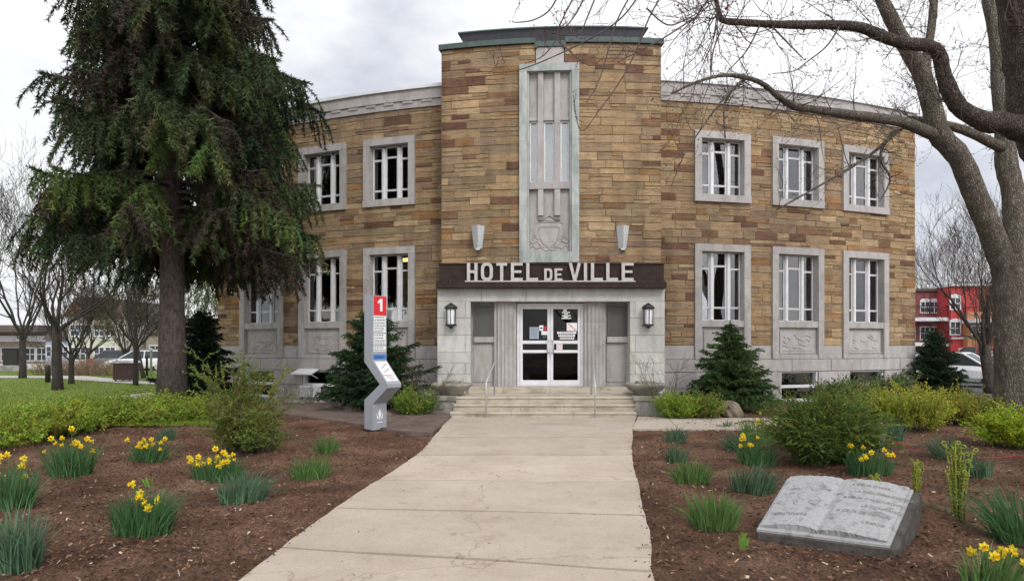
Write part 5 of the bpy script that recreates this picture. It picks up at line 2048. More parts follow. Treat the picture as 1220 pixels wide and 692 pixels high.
# ---- bare trees
def bare_tree(x, y, d, H, r, lab, seed, name='bare_tree', group=None, lev=5, spread=(.35, .8), mat='darkbark', leanx=0, kids=3, trunkf=.24, lenf=(.55, .8), leaf=None, up=.12):
    bx = (x - HX) / F * d
    t = thing(name, (bx, d, 0), lab, 'tree', group)
    rng = random.Random(seed)
    MINR[0] = abs(d) * (.00026 if d < 45 else .00013)
    mb = MB()
    tips = []
    th = H * trunkf
    pts = [Vector((bx + leanx * k / 4 + rng.uniform(-.02, .02), d, -.1 + (th + .1) * k / 4)) for k in range(5)]
    mb.tube(pts, [r * 1.35, r * 1.05, r, r * .95, r * .9], 12)
    build(mb, 'trunk', M[mat], t, smooth=True)
    mb = MB()
    nk = 7
    for k in range(nk):
        a = 6.28 * k / nk + rng.uniform(-.4, .4)
        s = rng.uniform(*spread)
        dv = Vector((math.cos(a) * s, math.sin(a) * s, 1)).normalized()
        p = pts[4] + Vector((0, 0, -rng.uniform(.0, th * .35)))
        grow(mb, p, dv, H * rng.uniform(.24, .36), r * rng.uniform(.32, .5), lev, rng, .15, up, kids, tips, (.3, .75), lenf, .62)
    build(mb, 'limbs', M[mat], t, recalc=False)
    MINR[0] = .0036
    if leaf:
        g = np.random.default_rng(seed)
        segs = [(tuple(p - dv * .25), tuple(p + dv * .15), leaf[0]) for p, dv in tips]
        V, f, C = blades(segs, leaf[1], leaf[2], leaf[2] * .5, g, 1.0, .3, .35, 0, 4)
        build_np('foliage', V, f, C, M['leaf'], t)
    return t


bare_tree(27, 452, 33, 14.5, .15, 'tall fine twigged bare tree at the far left edge of the park', 1, lev=5, spread=(.2, .7), kids=3, trunkf=.17)
bare_tree(68, 467, 24, 7.5, .165, 'dark trunked bare tree nearest the hedge on the left lawn', 2, lev=5, spread=(.5, 1.1), trunkf=.33)
bare_tree(85, 458, 28, 6.2, .11, 'small bare tree in front of the tawny grasses on the left', 3, lev=5, spread=(.7, 1.3), trunkf=.22)
bare_tree(162, 461, 26.8, 6.0, .095, 'slim bare tree beside the brown litter bin', 4, lev=4, spread=(.5, 1.1), trunkf=.35)
bare_tree(172, 452, 33, 6.0, .10, 'leaning bare tree behind the litter bin near the grey post', 5, lev=4, leanx=-.5, spread=(.5, 1.1), trunkf=.35)
bare_tree(-60, 455, 38, 16, .25, 'large bare tree partly outside the left edge', 12, lev=5, spread=(.2, .8), trunkf=.17)
bare_tree(1181, 470, 23.5, 8.8, .19, 'crooked bare tree between the parked cars and the big forked trunk', 6, lev=5, spread=(.3, .8), mat='bark2', trunkf=.2, leanx=-.25)
bare_tree(1112, 440, 62, 17, .2, 'pale fine twigged bare tree behind the red brick house', 7, lev=5, spread=(.3, .9), mat='bark', trunkf=.2)
bare_tree(1215, 440, 50, 15, .2, 'fine twigged bare tree behind the forked trunk at the right edge', 8, lev=5, spread=(.3, .9), mat='bark', trunkf=.2)
bare_tree(1150, 440, 72, 19, .2, 'tallest distant bare tree above the red house roofs', 18, lev=5, spread=(.3, .9), mat='bark', trunkf=.2)
for x, d, H, lab, s in ((245, 42, 9.0, 'light green leafing tree seen right of the spruce trunk', 31), (205, 48, 9.5, 'pale leafing tree far behind the spruce trunk', 32), (150, 44, 8.5, 'olive leafing tree behind the litter bin', 33), (105, 47, 8.5, 'brownish leafing tree in front of the pale green house', 34), (272, 52, 11, 'light green leafing tree close to the left corner of the building', 35)):
    c = (.13, .16, .06) if s in (31, 35) else (.12, .125, .06) if s != 34 else (.16, .10, .06)
    bare_tree(x, 440, d, H, .14, lab, s, 'leafing_tree', lev=4, spread=(.4, 1.0), trunkf=.15, leaf=(c, 26, .11))

for x_, y_, H, s_ in ((-6, -9, 12, 41), (5, -11, 13, 42), (13, -7, 12, 43)):
    bare_tree(HX + x_ / y_ * F, 0, y_, H, .16, ('leafless park tree behind the viewer and left of the path', 'leafless park tree behind the viewer and in line with the path', 'leafless park tree behind the viewer and right of the path')[s_ - 41], s_, lev=4, spread=(.3, 1.0), trunkf=.2)

# ---- daffodils
fr_ = random.Random(8)


def flower_mesh():
    m = MB()
    for k in range(6):
        a = k * math.pi / 3
        d, s = Vector((0, math.cos(a), math.sin(a))), Vector((0, -math.sin(a), math.cos(a)))
        w = .016
        tip = d * .045 + Vector((-.006, 0, 0))
        m.add([tuple(d * .006), tuple(d * .024 + s * w + Vector((.004, 0, 0))), tuple(tip), tuple(d * .024 - s * w + Vector((.004, 0, 0)))], [(0, 1, 2, 3)], (.84, .68, .03) if k % 2 else (.86, .72, .05))
    return m


def trumpet_mesh():
    m = MB()
    vs, fs = [], []
    n = 10
    for r, x in ((.010, 0), (.014, .018), (.0205, .036)):
        for k in range(n):
            a = 2 * math.pi * k / n
            vs.append((x, r * math.cos(a), r * math.sin(a)))
    for i in range(2):
        for k in range(n):
            fs.append((i * n + k, i * n + (k + 1) % n, (i + 1) * n + (k + 1) % n, (i + 1) * n + k))
    m.add(vs, fs, (.84, .55, .012))
    return m


proto_f = build(flower_mesh(), 'flower', M['petal'], recalc=False)
proto_t = build(trumpet_mesh(), 'trumpet', M['petal'], proto_f, smooth=True, recalc=False)
used_proto = False


def leaf_clump(root, bx, by, rx, ry, h, n, cols, rng, wid=.011, fl=0, flh=1.06):
    global used_proto
    g = np.random.default_rng(rng.randrange(10 ** 6))
    a, q = g.uniform(0, 2 * np.pi, n), np.sqrt(g.random(n))
    b0 = np.stack([bx + rx * .86 * q * np.cos(a), by + ry * .86 * q * np.sin(a), np.full(n, .0)], 1)
    hh = h * np.where(g.random(n) < .3, g.uniform(.35, .8, n), g.uniform(.72, 1.08, n)) * (1.08 - .30 * q ** 2)
    out = np.stack([np.cos(a) * q, np.sin(a) * q, np.zeros(n)], 1) * .30 + g.normal(0, .17, (n, 3)) * np.array([1, 1, 0])
    S = 5
    sd = np.stack([np.cos(a * 3 + 1), np.sin(a * 3 + 1), np.zeros(n)], 1)
    sd = unit(sd + np.array([.8, 0, 0]) * np.sign(sd[:, :1] + 1e-6))
    bend = g.uniform(.1, 1.5, n) * rng.uniform(.7, 1.5)
    out = out + np.array([rng.gauss(0, .12), rng.gauss(0, .1), 0])
    lop = g.random(n) < rng.uniform(.04, .16)                  # floppy, bent leaves
    out[lop] *= 2.2
    bend[lop] = 2.3
    rows = []
    for k in range(S):
        t = k / (S - 1)
        c = b0 + out * (hh * (t * .55 + bend * .65 * t ** 2.4))[:, None] + np.array([0, 0, 1.]) * (hh * (t - .10 * bend * t ** 3))[:, None]
        w = wid * (1 - t ** 3 * .92) * .5
        rows.append(np.stack([c - sd * w, c + sd * w], 1))
    V = np.stack(rows, 1)                                    # n, S, 2, 3
    base = (np.arange(n) * S * 2)[:, None]
    fcs = []
    for k in range(S - 1):
        o = 2 * k
        fcs.append(np.concatenate([base + o, base + o + 1, base + o + 3, base + o + 2], 1))
    hue = g.random((n, 1))
    C = (np.array(cols[0]) * (1 - hue) + np.array(cols[1]) * hue) * g.uniform(.75, 1.25, (n, 1))
    build_np('leaves', V.reshape(-1, 3), np.concatenate(fcs), np.repeat(C, S * 2, 0), M['leaf'], root)
    if fl:
        sm = MB()
        for k in range(int(fl * 1.45)):
            aa, qq = rng.uniform(0, 6.28), math.sqrt(rng.random())
            px_, py_ = bx + rx * 1.05 * qq * math.cos(aa), by + ry * 1.05 * qq * math.sin(aa)
            hz = h * flh * rng.uniform(.62, 1.12) * (1.04 - .16 * qq)
            if root.name not in ORG:
                pass
            p = Vector((px_, py_, hz))
            b = Vector((bx + (px_ - bx) * .5, by + (py_ - by) * .5, .02))
            sm.tube([b, b.lerp(p, .6) + Vector((0, 0, .03)), p + Vector((0, .01, .005))], .0035, 4, (.09, .16, .05), cap=False)
            if not used_proto:
                f, t = proto_f, proto_t
                used_proto = True
            else:
                f, t = proto_f.copy(), proto_t.copy()
                COL.objects.link(f)
                COL.objects.link(t)
                t.parent = f
            f.parent = root
            f.location = p - ORG[root.name]
            f.rotation_euler = (rng.uniform(0, 1), rng.uniform(-.15, .45), R(-90) + rng.gauss(0, .9))
            s = rng.uniform(.8, 1.02)
            f.scale = (s, s, s)
        build(sm, 'stems', M['leaf'], root, recalc=False)


DG = ((.03, .085, .033), (.075, .15, .055))
BG = ((.045, .095, .055), (.10, .165, .095))
BRG = ((.06, .13, .04), (.12, .20, .06))
CL = [  # x, base y, half width px, top y, leaves, flowers, palette, label
    (77, 574, 27, 524, 190, 11, DG, 'daffodil clump with yellow blooms in front of the low hedge'),
    (6, 614, 26, 556, 190, 6, DG, 'daffodil clump with yellow blooms at the left edge of the picture'),
    (10, 690, 30, 606, 190, 0, BG, 'daffodil leaf clump without flowers in the bottom left corner'),
    (171, 556, 25, 528, 150, 10, DG, 'daffodil clump with dense yellow blooms near the hedge, second from left at the back'),
    (253, 580, 33, 548, 190, 18, DG, 'daffodil clump with the most yellow blooms, in front of the golden juniper'),
    (284, 606, 31, 566, 190, 0, BG, 'blue green daffodil leaves just right and in front of the fullest blooming clump'),
    (161, 646, 38, 586, 230, 5, DG, 'large daffodil clump with only a few blooms low in the left bed'),
    (367, 576, 26, 545, 150, 0, BRG, 'bright green daffodil leaves nearest the left edge of the path'),
    (386, 545, 17, 522, 110, 0, BRG, 'small tuft of green leaves behind the one nearest the path, close to the totem'),
    (195, 530, 13, 509, 80, 0, BG, 'small dull tuft of leaves between hedge and golden juniper'),
    (806, 532, 16, 511, 100, 0, BG, 'leaf tuft at the right path edge, farthest from the camera'),
    (807, 556, 14, 533, 90, 0, BG, 'leaf tuft at the right path edge, middle of three'),
    (826, 583, 23, 549, 150, 0, BRG, 'leaf tuft at the right path edge, nearest and fullest of three'),
    (854, 638, 30, 588, 200, 0, BRG, 'green daffodil leaves left of the stone book'),
    (901, 594, 29, 556, 180, 0, BG, 'blue green daffodil leaves just behind the left end of the stone book'),
    (905, 560, 24, 524, 150, 5, DG, 'daffodil clump with a few blooms left of the broad juniper'),
    (907, 532, 25, 499, 140, 4, BRG, 'daffodil clump with four blooms beside the cross path'),
    (880, 543, 16, 518, 90, 0, BG, 'leaf tuft between the cross path and the blooming clumps'),
    (1041, 573, 29, 539, 180, 8, DG, 'daffodil clump with bright blooms behind the stone book'),
    (1066, 530, 14, 501, 90, 1, BG, 'daffodil leaves with a single bloom behind the wooden stake'),
    (1137, 552, 20, 521, 130, 0, BG, 'blue green leaf clump behind the red cord, left of two'),
    (1170, 575, 17, 538, 120, 0, BG, 'narrow blue green leaf clump in front of the red cord, right of two'),
    (1222, 660, 27, 575, 150, 0, DG, 'tall dark leaf clump at the right edge above the corner blooms'),
    (1196, 712, 40, 655, 120, 6, BRG, 'daffodils with large blooms in the bottom right corner'),
    (868, 515, 7, 503, 30, 0, BG, 'tiny leaf tuft standing by the edge of the cross path'),
]
for (x, yb, hw, yt, n, fl, pal, lab) in CL:
    p = G(x, yb - 4)
    d = p.y
    rx = hw * d / F
    d2 = d + rx * .4
    h = (yb - yt) * d / F * .96 + .02
    t = thing('daffodil_clump', (p.x, d2, 0), lab, 'daffodils')
    leaf_clump(t, p.x, d2, rx, rx * .8, h, int(n * 1.35), pal, fr_, .012 if d > 6 else .012, fl, 1.05 if fl > 2 else 1.0)
# broad lily shoots
for x, yb, h, lab in ((887, 654, .20, 'broad light green lily shoots left of the stone book'), (178, 583, .22, 'broad light green shoot behind the large daffodil clump')):
    p = G(x, yb)
    t = thing('lily_shoot', (p.x, p.y, 0), lab, 'plant')
    leaf_clump(t, p.x, p.y, .06, .05, h, 5, ((.12, .22, .04), (.16, .27, .05)), fr_, .04)
# fern fiddleheads
for x, yb, yt, hw, n, lab in ((1141, 636, 543, 15, 20, 'tallest bundle of yellow green fern fiddleheads right of the stone book'), (1092, 590, 551, 9, 12, 'smaller fiddlehead bundle behind the right end of the stone book'), (1045, 586, 566, 6, 5, 'little fiddlehead group peeping above the stone book')):
    p = G(x, yb)
    t = thing('fern_fiddleheads', (p.x, p.y, 0), lab, 'fern')
    m = MB()
    s = p.y / F
    zg = float(mound(p.x, p.y)) - .03
    for k in range(n):
        a, q = fr_.uniform(0, 6.28), math.sqrt(fr_.random())
        bx, by = p.x + hw * s * .45 * q * math.cos(a), p.y + hw * s * .45 * q * math.sin(a)
        h = (yb - yt) * s * fr_.uniform(.6, 1.02)
        ox, oy = math.cos(a) * q * hw * s * .6, math.sin(a) * q * hw * s * .6
        st_ = [Vector((bx + ox * u * u, by + oy * u * u, h * u)) for u in (0, .3, .6, .85, 1)]
        cr = .021 * fr_.uniform(.8, 1.2)
        dirx = Vector((fr_.uniform(-1, 1), fr_.uniform(-1, .3), 0)).normalized()
        cpt = st_[-1] + dirx * cr
        for w_ in range(9):
            an = math.pi - w_ * .75
            rr = cr * (1 - w_ * .075)
            st_.append(cpt + dirx * math.cos(an) * rr + Vector((0, 0, math.sin(an) * rr)))
        c = fr_.uniform(.8, 1.2)
        m.tube(st_, [.009, .008, .007, .007] + [.007] * 10, 6, (.20 * c, .23 * c, .035 * c))
        for w_ in range(26):                                  # folded leaflets along the stalk
            u = fr_.uniform(.3, .98)
            o = Vector((bx + ox * u * u, by + oy * u * u, h * u))
            m.tube([o, o + Vector((fr_.uniform(-.02, .02), fr_.uniform(-.02, .02), fr_.uniform(.005, .02)))], [.009, .004], 5, (.26 * c, .28 * c, .045 * c))
    m.v = [(a_, b_, c_ + zg) for a_, b_, c_ in m.v]
    build(m, 'shoots', M['fern'], t, smooth=True)


# ---- rocks, stake and cord
def rock(x, yb, w, h, lab, seed, d=None):
    p = G(x, yb)
    r = random.Random(seed)
    bm = bmesh.new()
    bmesh.ops.create_icosphere(bm, subdivisions=3, radius=1)
    ph = [r.uniform(0, 6) for _ in range(6)]
    for v in bm.verts:
        c = v.co
        k = 1 + .16 * math.sin(c.x * 2.3 + ph[0]) + .13 * math.sin(c.y * 3.1 + ph[1] + c.z * 2) + .08 * math.sin(c.z * 5 + c.x * 4 + ph[2]) + .10 * math.sin(c.x * 7 + c.z * 6 + ph[3]) * math.sin(c.y * 8 + ph[4]) + r.uniform(-.035, .035)
        v.co = Vector((c.x * w * k, c.y * w * .7 * k, c.z * h * k))
    me = bpy.data.meshes.new('field_rock')
    bm.to_mesh(me)
    bm.free()
    o = link_mesh(me, 'field_rock', M['rock'], None)
    o.location = (p.x, p.y + w * .5, h * .55)
    o.rotation_euler = (0, 0, r.uniform(0, 3))
    return tag(o, lab, 'rock')


rock(873, 499, .30, .24, 'brown field rock in front of the pyramidal yew', 1)
rock(843, 500, .16, .10, 'low flat rock under the leafing shrubs right of the steps', 2)
rock(418, 492, .28, .16, 'brown rock at the base of the yew behind the totem', 3)
rock(455, 500, .22, .12, 'smaller rock right behind the foot of the totem', 4)
rock(395, 489, .2, .12, 'little rock at the far end of the gravel strip', 5)
p = G(1052, 540)
sk = MB()
sk.bevbox(p.x - .045, p.x + .045, p.y, p.y + .06, -.1, .30, .006)
tag(build(sk, 'wooden_stake', M['wood']), 'short weathered wooden stake in the bed behind the stone book', 'stake')
c = MB()
cpts = [P(1058, 523, p.y + .03), P(1085, 533, p.y - .03), P(1118, 539, p.y - .06), P(1150, 545, 8.9), P(1190, 545, 8.9), P(1240, 540, 8.9)]
c.tube([(q.x, q.y, max(q.z, .05)) for q in cpts], .008, 6)
tag(build(c, 'boundary_rope', M['cord'], smooth=True), 'thin red rope running from the wooden stake across the right bed', 'rope')
# ---- air conditioner and awning in the left basement window
a0_, a1_ = W(363), W(380)
t = thing('air_conditioner', wp((a0_ + a1_) / 2, .1, .1), 'white window air conditioner in the left basement window', 'air conditioner')
mb = MB()
mb.box(a0_, a1_, -.1, .22, .12, .47)
build(mb, 'case', M['white'], t, wp)
mb = MB()
for k in range(9):
    mb.box(a0_ + .03, a1_ - .2, .221, .228, .15 + k * .032, .166 + k * .032)
mb.box(a1_ - .16, a1_ - .04, .221, .226, .15, .44)
build(mb, 'grille', M['steel'], t, wp)
t = thing('window_awning', wp(W(370), .3, .9), 'small white sloping awning over the air conditioner', 'awning')
mb = MB()
mb.prism([(.06, 1.0), (.42, .86), (.42, .82), (.06, .96)], lambda u, v, w: wp(w, u, v), W(357.5), W(381))
build(mb, 'canopy', M['white'], t)
mb = MB()
mb.tube([wp(W(359), .06, .7), wp(W(359), .4, .84)], .012, 5)
mb.tube([wp(W(380), .06, .7), wp(W(380), .4, .84)], .012, 5)
build(mb, 'strut', M['white'], t)

# lit ceiling lamp inside the left ground floor window
t = thing('ceiling_lamp', wp(W(460), -1.4, 4.55), 'lit yellow ceiling lamp seen inside the window left of the entrance', 'lamp')
mb = MB()
mb.box(W(446), W(470), -1.7, -1.3, 4.52, 4.58)
build(mb, 'diffuser', M['yellowlamp'], t, wp)
mb = MB()
mb.box(W(445.5), W(470.5), -1.72, -1.28, 4.583, 4.64)
mb.box(W(457), W(459), -1.52, -1.48, 4.64, 4.96)
build(mb, 'housing', M['white'], t, wp)

# ------------------------------------------------------------------ BACKGROUND
def car(x, y, rot, mat, lab, tall=0.0, name='parked_car', plate=False):
    t = thing(name, (x, y, 0), lab, 'car', None)
    ca, sa = math.cos(rot), math.sin(rot)

    def tf(u, v, w):
        return (x + u * ca - v * sa, y + u * sa + v * ca, w)
    L, Wd, Ht = 4.3, .86, 1.46 + tall
    # lower body: cross sections along the length
    sec = [(-2.15, .45, .78, .62), (-2.08, .30, .90, .76), (-1.5, .22, .95, .84), (-.4, .22, .93, .86), (.75, .22, .92, .86), (1.55, .22, .84, .83), (2.0, .26, .74, .74), (2.13, .36, .62, .60)]
    vs, fs = [], []
    for (u, zl, zh, hw) in sec:
        zh += tall * .35
        for (yy, zz) in ((-hw * .9, zl), (-hw, zl + .16), (-hw, zh - .22), (-hw * .9, zh - .04), (-hw * .5, zh + .02), (hw * .5, zh + .02), (hw * .9, zh - .04), (hw, zh - .22), (hw, zl + .16), (hw * .9, zl)):
            vs.append((u, yy, zz))
    k = 10
    for i in range(len(sec) - 1):
        for j in range(k):
            fs.append((i * k + j, i * k + (j + 1) % k, (i + 1) * k + (j + 1) % k, (i + 1) * k + j))
    fs += [tuple(range(k)), tuple(range((len(sec) - 1) * k, len(sec) * k))]
    m = MB()
    m.add(vs, fs)
    z0 = .90 + tall * .35
    bot = [(-2.0, .72), (1.15, .74)]
    top = [(-1.35, .56), (.25, .57)]
    m.add([(-1.3, -.555, Ht), (.28, -.56, Ht), (.28, .56, Ht), (-1.3, .555, Ht), (-1.35, -.57, Ht - .06), (.36, -.58, Ht - .06), (.36, .58, Ht - .06), (-1.35, .57, Ht - .06)],
          [(0, 1, 2, 3), (0, 1, 5, 4), (1, 2, 6, 5), (2, 3, 7, 6), (3, 0, 4, 7)])
    for sg in (-1, 1):                                     # pillars
        for (u0, u1) in ((-1.95, -1.33), (-.45, -.45), (1.12, .33)):
            m.tube([(u0, sg * .72, z0), (u1, sg * .575, Ht - .05)], .04, 5)
    build(m, 'body', mat, t, tf, smooth=False)
    g = MB()
    g.add([(-1.98, -.71, z0), (1.13, -.73, z0), (1.13, .73, z0), (-1.98, .71, z0), (-1.36, -.565, Ht - .05), (.34, -.57, Ht - .05), (.34, .57, Ht - .05), (-1.36, .565, Ht - .05)],
          [(0, 1, 5, 4), (1, 2, 6, 5), (2, 3, 7, 6), (3, 0, 4, 7)])
    build(g, 'window_glass', M['carglass'], t, tf)
    for u in (-1.35, 1.38):
        for sg in (-1, 1):
            w = MB()
            w.tube([(u, sg * .62, .32), (u, sg * .84, .32)], .32, 18)
            wh = build(w, 'wheel', M['tyre'], t, tf)
            w = MB()
            w.tube([(u, sg * .83, .32), (u, sg * .85, .32)], .20, 14)
            build(w, 'rim', M['carsilver'], wh, tf)
    for sg in (-1, 1):
        w = MB()
        w.add([(2.02, sg * .72, .62), (2.145, sg * .42, .60), (2.12, sg * .42, .70), (1.90, sg * .77, .76)], [(0, 1, 2, 3)])
        w.tube([(2.04, sg * .66, .66), (2.11, sg * .46, .65)], .055, 6)
        build(w, 'headlight', M['headlight'], t, tf)
        w = MB()
        w.box(-2.17, -2.02, sg * .70 - .12, sg * .70 + .1, .62 + tall * .3, .86 + tall * .3)
        build(w, 'tail_light', M['taillight'], t, tf)
    w = MB()
    w.box(2.10, 2.16, -.40, .40, .42, .56)
    w.box(2.03, 2.14, -.6, .6, .27, .36)
    build(w, 'grille', M['iron'], t, tf)
    return t


def carat(xp, yp, *a, **k):
    p = G(xp, yp)
    car(p.x, p.y, *a, **k)


carat(1142, 459, R(-52), M['carwhite'], 'white parked car facing the camera beside the corner yew')
carat(1166, 450, R(100), M['carred'], 'dark red parked car behind the white one', tall=.25)
carat(1204, 456, R(150), M['carsilver'], 'silver car parked behind the big forked trunk', tall=.3)
carat(1088, 452, R(20), M['carsilver'], 'pale car half hidden behind the building corner and the yew')
carat(152, 441, R(10), M['cargrey'], 'grey car parked in the street behind the litter bin')
carat(168, 442, R(190), M['carwhite'], 'pale car parked in the street between the bare trees')
carat(187, 441, R(10), M['cargrey'], 'dark car parked in the street next to the spruce trunk', tall=.1)

def bx_(name, mat, parent, x0, x1, y0, y1, z0, z1):
    m = MB()
    m.box(x0, x1, y0, y1, z0, z1)
    return build(m, name, mat, parent)


def house_window(parent, xc, y, z0, z1, w, arched=False, frame='white', glass='carglass'):
    m = MB()
    m.box(xc - w / 2 - .09, xc + w / 2 + .09, y - .06, y + .05, z0 - .10, z0)
    m.box(xc - w / 2 - .09, xc - w / 2, y - .05, y + .05, z0, z1)
    m.box(xc + w / 2, xc + w / 2 + .09, y - .05, y + .05, z0, z1)
    m.box(xc - .03, xc + .03, y - .04, y + .04, z0, z1)
    m.box(xc - w / 2, xc + w / 2, y - .04, y + .04, (z0 + z1) / 2 - .03, (z0 + z1) / 2 + .03)
    m.box(xc - w / 2 - .09, xc + w / 2 + .09, y - .06, y + .05, z1, z1 + .10)
    if arched:
        m.prism([(xc + (w / 2 + .09) * math.cos(R(180 * k / 8)), z1 + .10 + .25 * math.sin(R(180 * k / 8))) for k in range(9)], lambda u, v, ww: (u, ww, v), y - .05, y + .05)
    f = build(m, 'window', M[frame], parent)
    m = MB()
    m.box(xc - w / 2, xc + w / 2, y - .01, y + .03, z0, z1)
    build(m, 'pane', M[glass], f)


def balcony(parent, x0, x1, y0, y1, z, fr='white'):
    m = MB()
    m.box(x0, x1, y0, y1, z - .25, z)
    m.box(x0 - .05, x1 + .05, y0 - .06, y1, z - .32, z - .255)
    d = build(m, 'balcony', M[fr], parent)
    m = MB()
    m.box(x0, x1, y0, y0 + .05, z + .95, z + 1.02)
    m.box(x0, x0 + .05, y0, y1, z + .95, z + 1.02)
    n = int((x1 - x0) / .18)
    for k in range(n + 1):
        xx = x0 + (x1 - x0) * k / n
        m.box(xx - .015, xx + .015, y0 + .01, y0 + .04, z, z + .95)
    build(m, 'railing', M['iron'], d)


# maroon + red brick row house, right
D0 = 58.0
xw = lambda x, d=D0: (x - HX) / F * d
zw = lambda y, d=D0: EYE + (HY - y) / F * d
ma = thing('maroon_row_house', (xw(1105), D0, 0), 'dark maroon brick row house with long white balcony slabs behind the corner yew', 'house')
bx_('wall', M['maroon'], ma, xw(1060), xw(1132), D0, D0 + 10, -.2, zw(347))
bx_('cornice', M['roofbrown'], ma, xw(1058), xw(1133), D0 - .25, D0 + 10, zw(347) + .01, zw(344))
for x in (1072, 1084, 1102, 1113, 1124):
    house_window(ma, xw(x), D0, zw(372), zw(360), .75, True)
    house_window(ma, xw(x), D0, zw(404), zw(390), .8)
for y in (379, 408):
    balcony(ma, xw(1070), xw(1134), D0 - 1.6, D0, zw(y))
re_ = thing('red_brick_house', (xw(1150), D0 - 2, 0), 'bright red brick house with white trimmed windows and orange side wall', 'house')
D1 = D0 - 1.9
bx_('wall', M['redbrick'], re_, xw(1133, D1), xw(1166, D1), D1, D1 + 12, -.2, zw(341, D1))
bx_('cornice', M['white'], re_, xw(1132, D1), xw(1185, D1), D1 - .3, D1 + 11, zw(341, D1) + .01, zw(338, D1))
house_window(re_, xw(1138, D1), D1, zw(368, D1), zw(355, D1), .8, True)
house_window(re_, xw(1138, D1), D1, zw(398, D1), zw(384, D1), .8, True)
bx_('string_course', M['white'], re_, xw(1133, D1), xw(1147, D1), D1 - .15, D1 - .002, zw(404, D1), zw(401.5, D1))
bx_('bay', M['orange'], re_, xw(1147, D1), xw(1200, D1), D1 - .6, D1 - .003, -.1, zw(372, D1))
for z_ in (398, 430):
    house_window(re_, xw(1159, D1), D1 - .61, zw(z_ + 4, D1), zw(z_ - 9, D1), 1.0)
    house_window(re_, xw(1176, D1), D1 - .61, zw(z_ + 4, D1), zw(z_ - 9, D1), 1.0)
balcony(re_, xw(1136, D1), xw(1162, D1), D1 - 2.4, D1 - .61, zw(414, D1))
balcony(re_, xw(1140, D1), xw(1185, D1), D1 - 2.2, D1 - .61, zw(381, D1))
balcony(re_, xw(1164, D1), xw(1192, D1), D1 - 2.6, D1 - .61, zw(398, D1))
m = MB()
for k in range(14):                                                    # outside stair
    m.box(xw(1164, D1) + k * .17, xw(1164, D1) + k * .17 + .28, D1 - 3.2, D1 - 2.7, zw(430, D1) + k * .19, zw(430, D1) + k * .19 + .05)
m.tube([(xw(1164, D1), D1 - 3.2, zw(430, D1) + .9), (xw(1164, D1) + 14 * .17, D1 - 3.2, zw(430, D1) + 14 * .19 + .9)], .04, 6)
build(m, 'stair', M['iron'], re_)
br = thing('brown_row_house', (xw(1200), D0, 0), 'brown brick row house with white cornice behind the forked trunk', 'house')
bx_('wall', M['orange'], br, xw(1186), xw(1290), D0, D0 + 10, -.2, zw(336))
bx_('cornice', M['white'], br, xw(1184), xw(1292), D0 - .4, D0 + 10, zw(336) + .01, zw(331))
for x in (1192, 1206, 1222, 1240):
    for y in (364, 396, 424):
        house_window(br, xw(x), D0, zw(y), zw(y - 14), .9)
for y in (376, 408):
    balcony(br, xw(1186), xw(1250), D0 - 1.6, D0, zw(y))

# left side of the park
D2 = 64.0
sh = thing('low_shop_building', (xw(20, D2), D2, 0), 'low beige shop building with a wide brown flat roof across the street', 'building')
bx_('wall', M['beige'], sh, xw(-40, D2), xw(62, D2), D2, D2 + 10, -.1, zw(396, D2))
m = MB()
m.box(xw(-45, D2), xw(64, D2), D2 - 2.2, D2 + 10, zw(396, D2), zw(388, D2))
build(m, 'roof', M['roofbrown'], sh)
bx_('fascia', M['white'], sh, xw(-45, D2), xw(60, D2), D2 - .4, D2 - .01, zw(407, D2), zw(400, D2))
for x in (-20, 8, 22, 36, 50):
    house_window(sh, xw(x, D2), D2 - .02, zw(429, D2), zw(415, D2), .95)
for x in (-5, 15, 43):
    m = MB()
    m.tube([(xw(x, D2), D2 - 2, -.1), (xw(x, D2), D2 - 2, zw(396, D2))], .12, 8)
    build(m, 'post', M['white'], sh)
bl = thing('blue_grey_house', (xw(74, D2), D2, 0), 'small blue grey gabled house across the street', 'house')
bx_('wall', M['blueside'], bl, xw(63, D2), xw(92, D2), D2 - 1, D2 + 8, -.1, zw(405, D2))
m = MB()
m.prism([(xw(61, D2), zw(405, D2)), (xw(94, D2), zw(405, D2)), (xw(77.5, D2), zw(388, D2))], lambda u, v, w: (u, w, v), D2 - 1.3, D2 + 8)
build(m, 'roof', M['roofbrown'], bl)
for x in (70, 84):
    house_window(bl, xw(x, D2), D2 - 1.02, zw(424, D2), zw(413, D2), .9)
gh = thing('pale_green_house', (xw(122, D2), D2, 0), 'pale green sided house with white windows across the street', 'house')
bx_('wall', M['palegreen'], gh, xw(94, D2), xw(152, D2), D2 - 1.5, D2 + 9, -.1, zw(378, D2))
m = MB()
m.prism([(xw(91, D2), zw(378, D2)), (xw(155, D2), zw(378, D2)), (xw(140, D2), zw(356, D2)), (xw(106, D2), zw(356, D2))], lambda u, v, w: (u, w, v), D2 - 2, D2 + 9)
build(m, 'roof', M['roofbrown'], gh)
for x in (102, 114, 130, 143):
    house_window(gh, xw(x, D2), D2 - 1.52, zw(428, D2), zw(414, D2), .9)
    house_window(gh, xw(x, D2), D2 - 1.52, zw(400, D2), zw(388, D2), .9)
tn = thing('tan_house', (xw(205, D2), D2, 0), 'tan house with dark roof seen beside the spruce trunk', 'house')
bx_('wall', M['beige'], tn, xw(160, D2), xw(262, D2), D2 + 2, D2 + 12, -.1, zw(396, D2))
m = MB()
m.prism([(xw(157, D2), zw(396, D2)), (xw(265, D2), zw(396, D2)), (xw(245, D2), zw(378, D2)), (xw(175, D2), zw(378, D2))], lambda u, v, w: (u, w, v), D2 + 1.5, D2 + 12)
build(m, 'roof', M['roofbrown'], tn)
for x in (172, 188, 215, 240):
    house_window(tn, xw(x, D2), D2 + 1.98, zw(428, D2), zw(412, D2), 1.1)

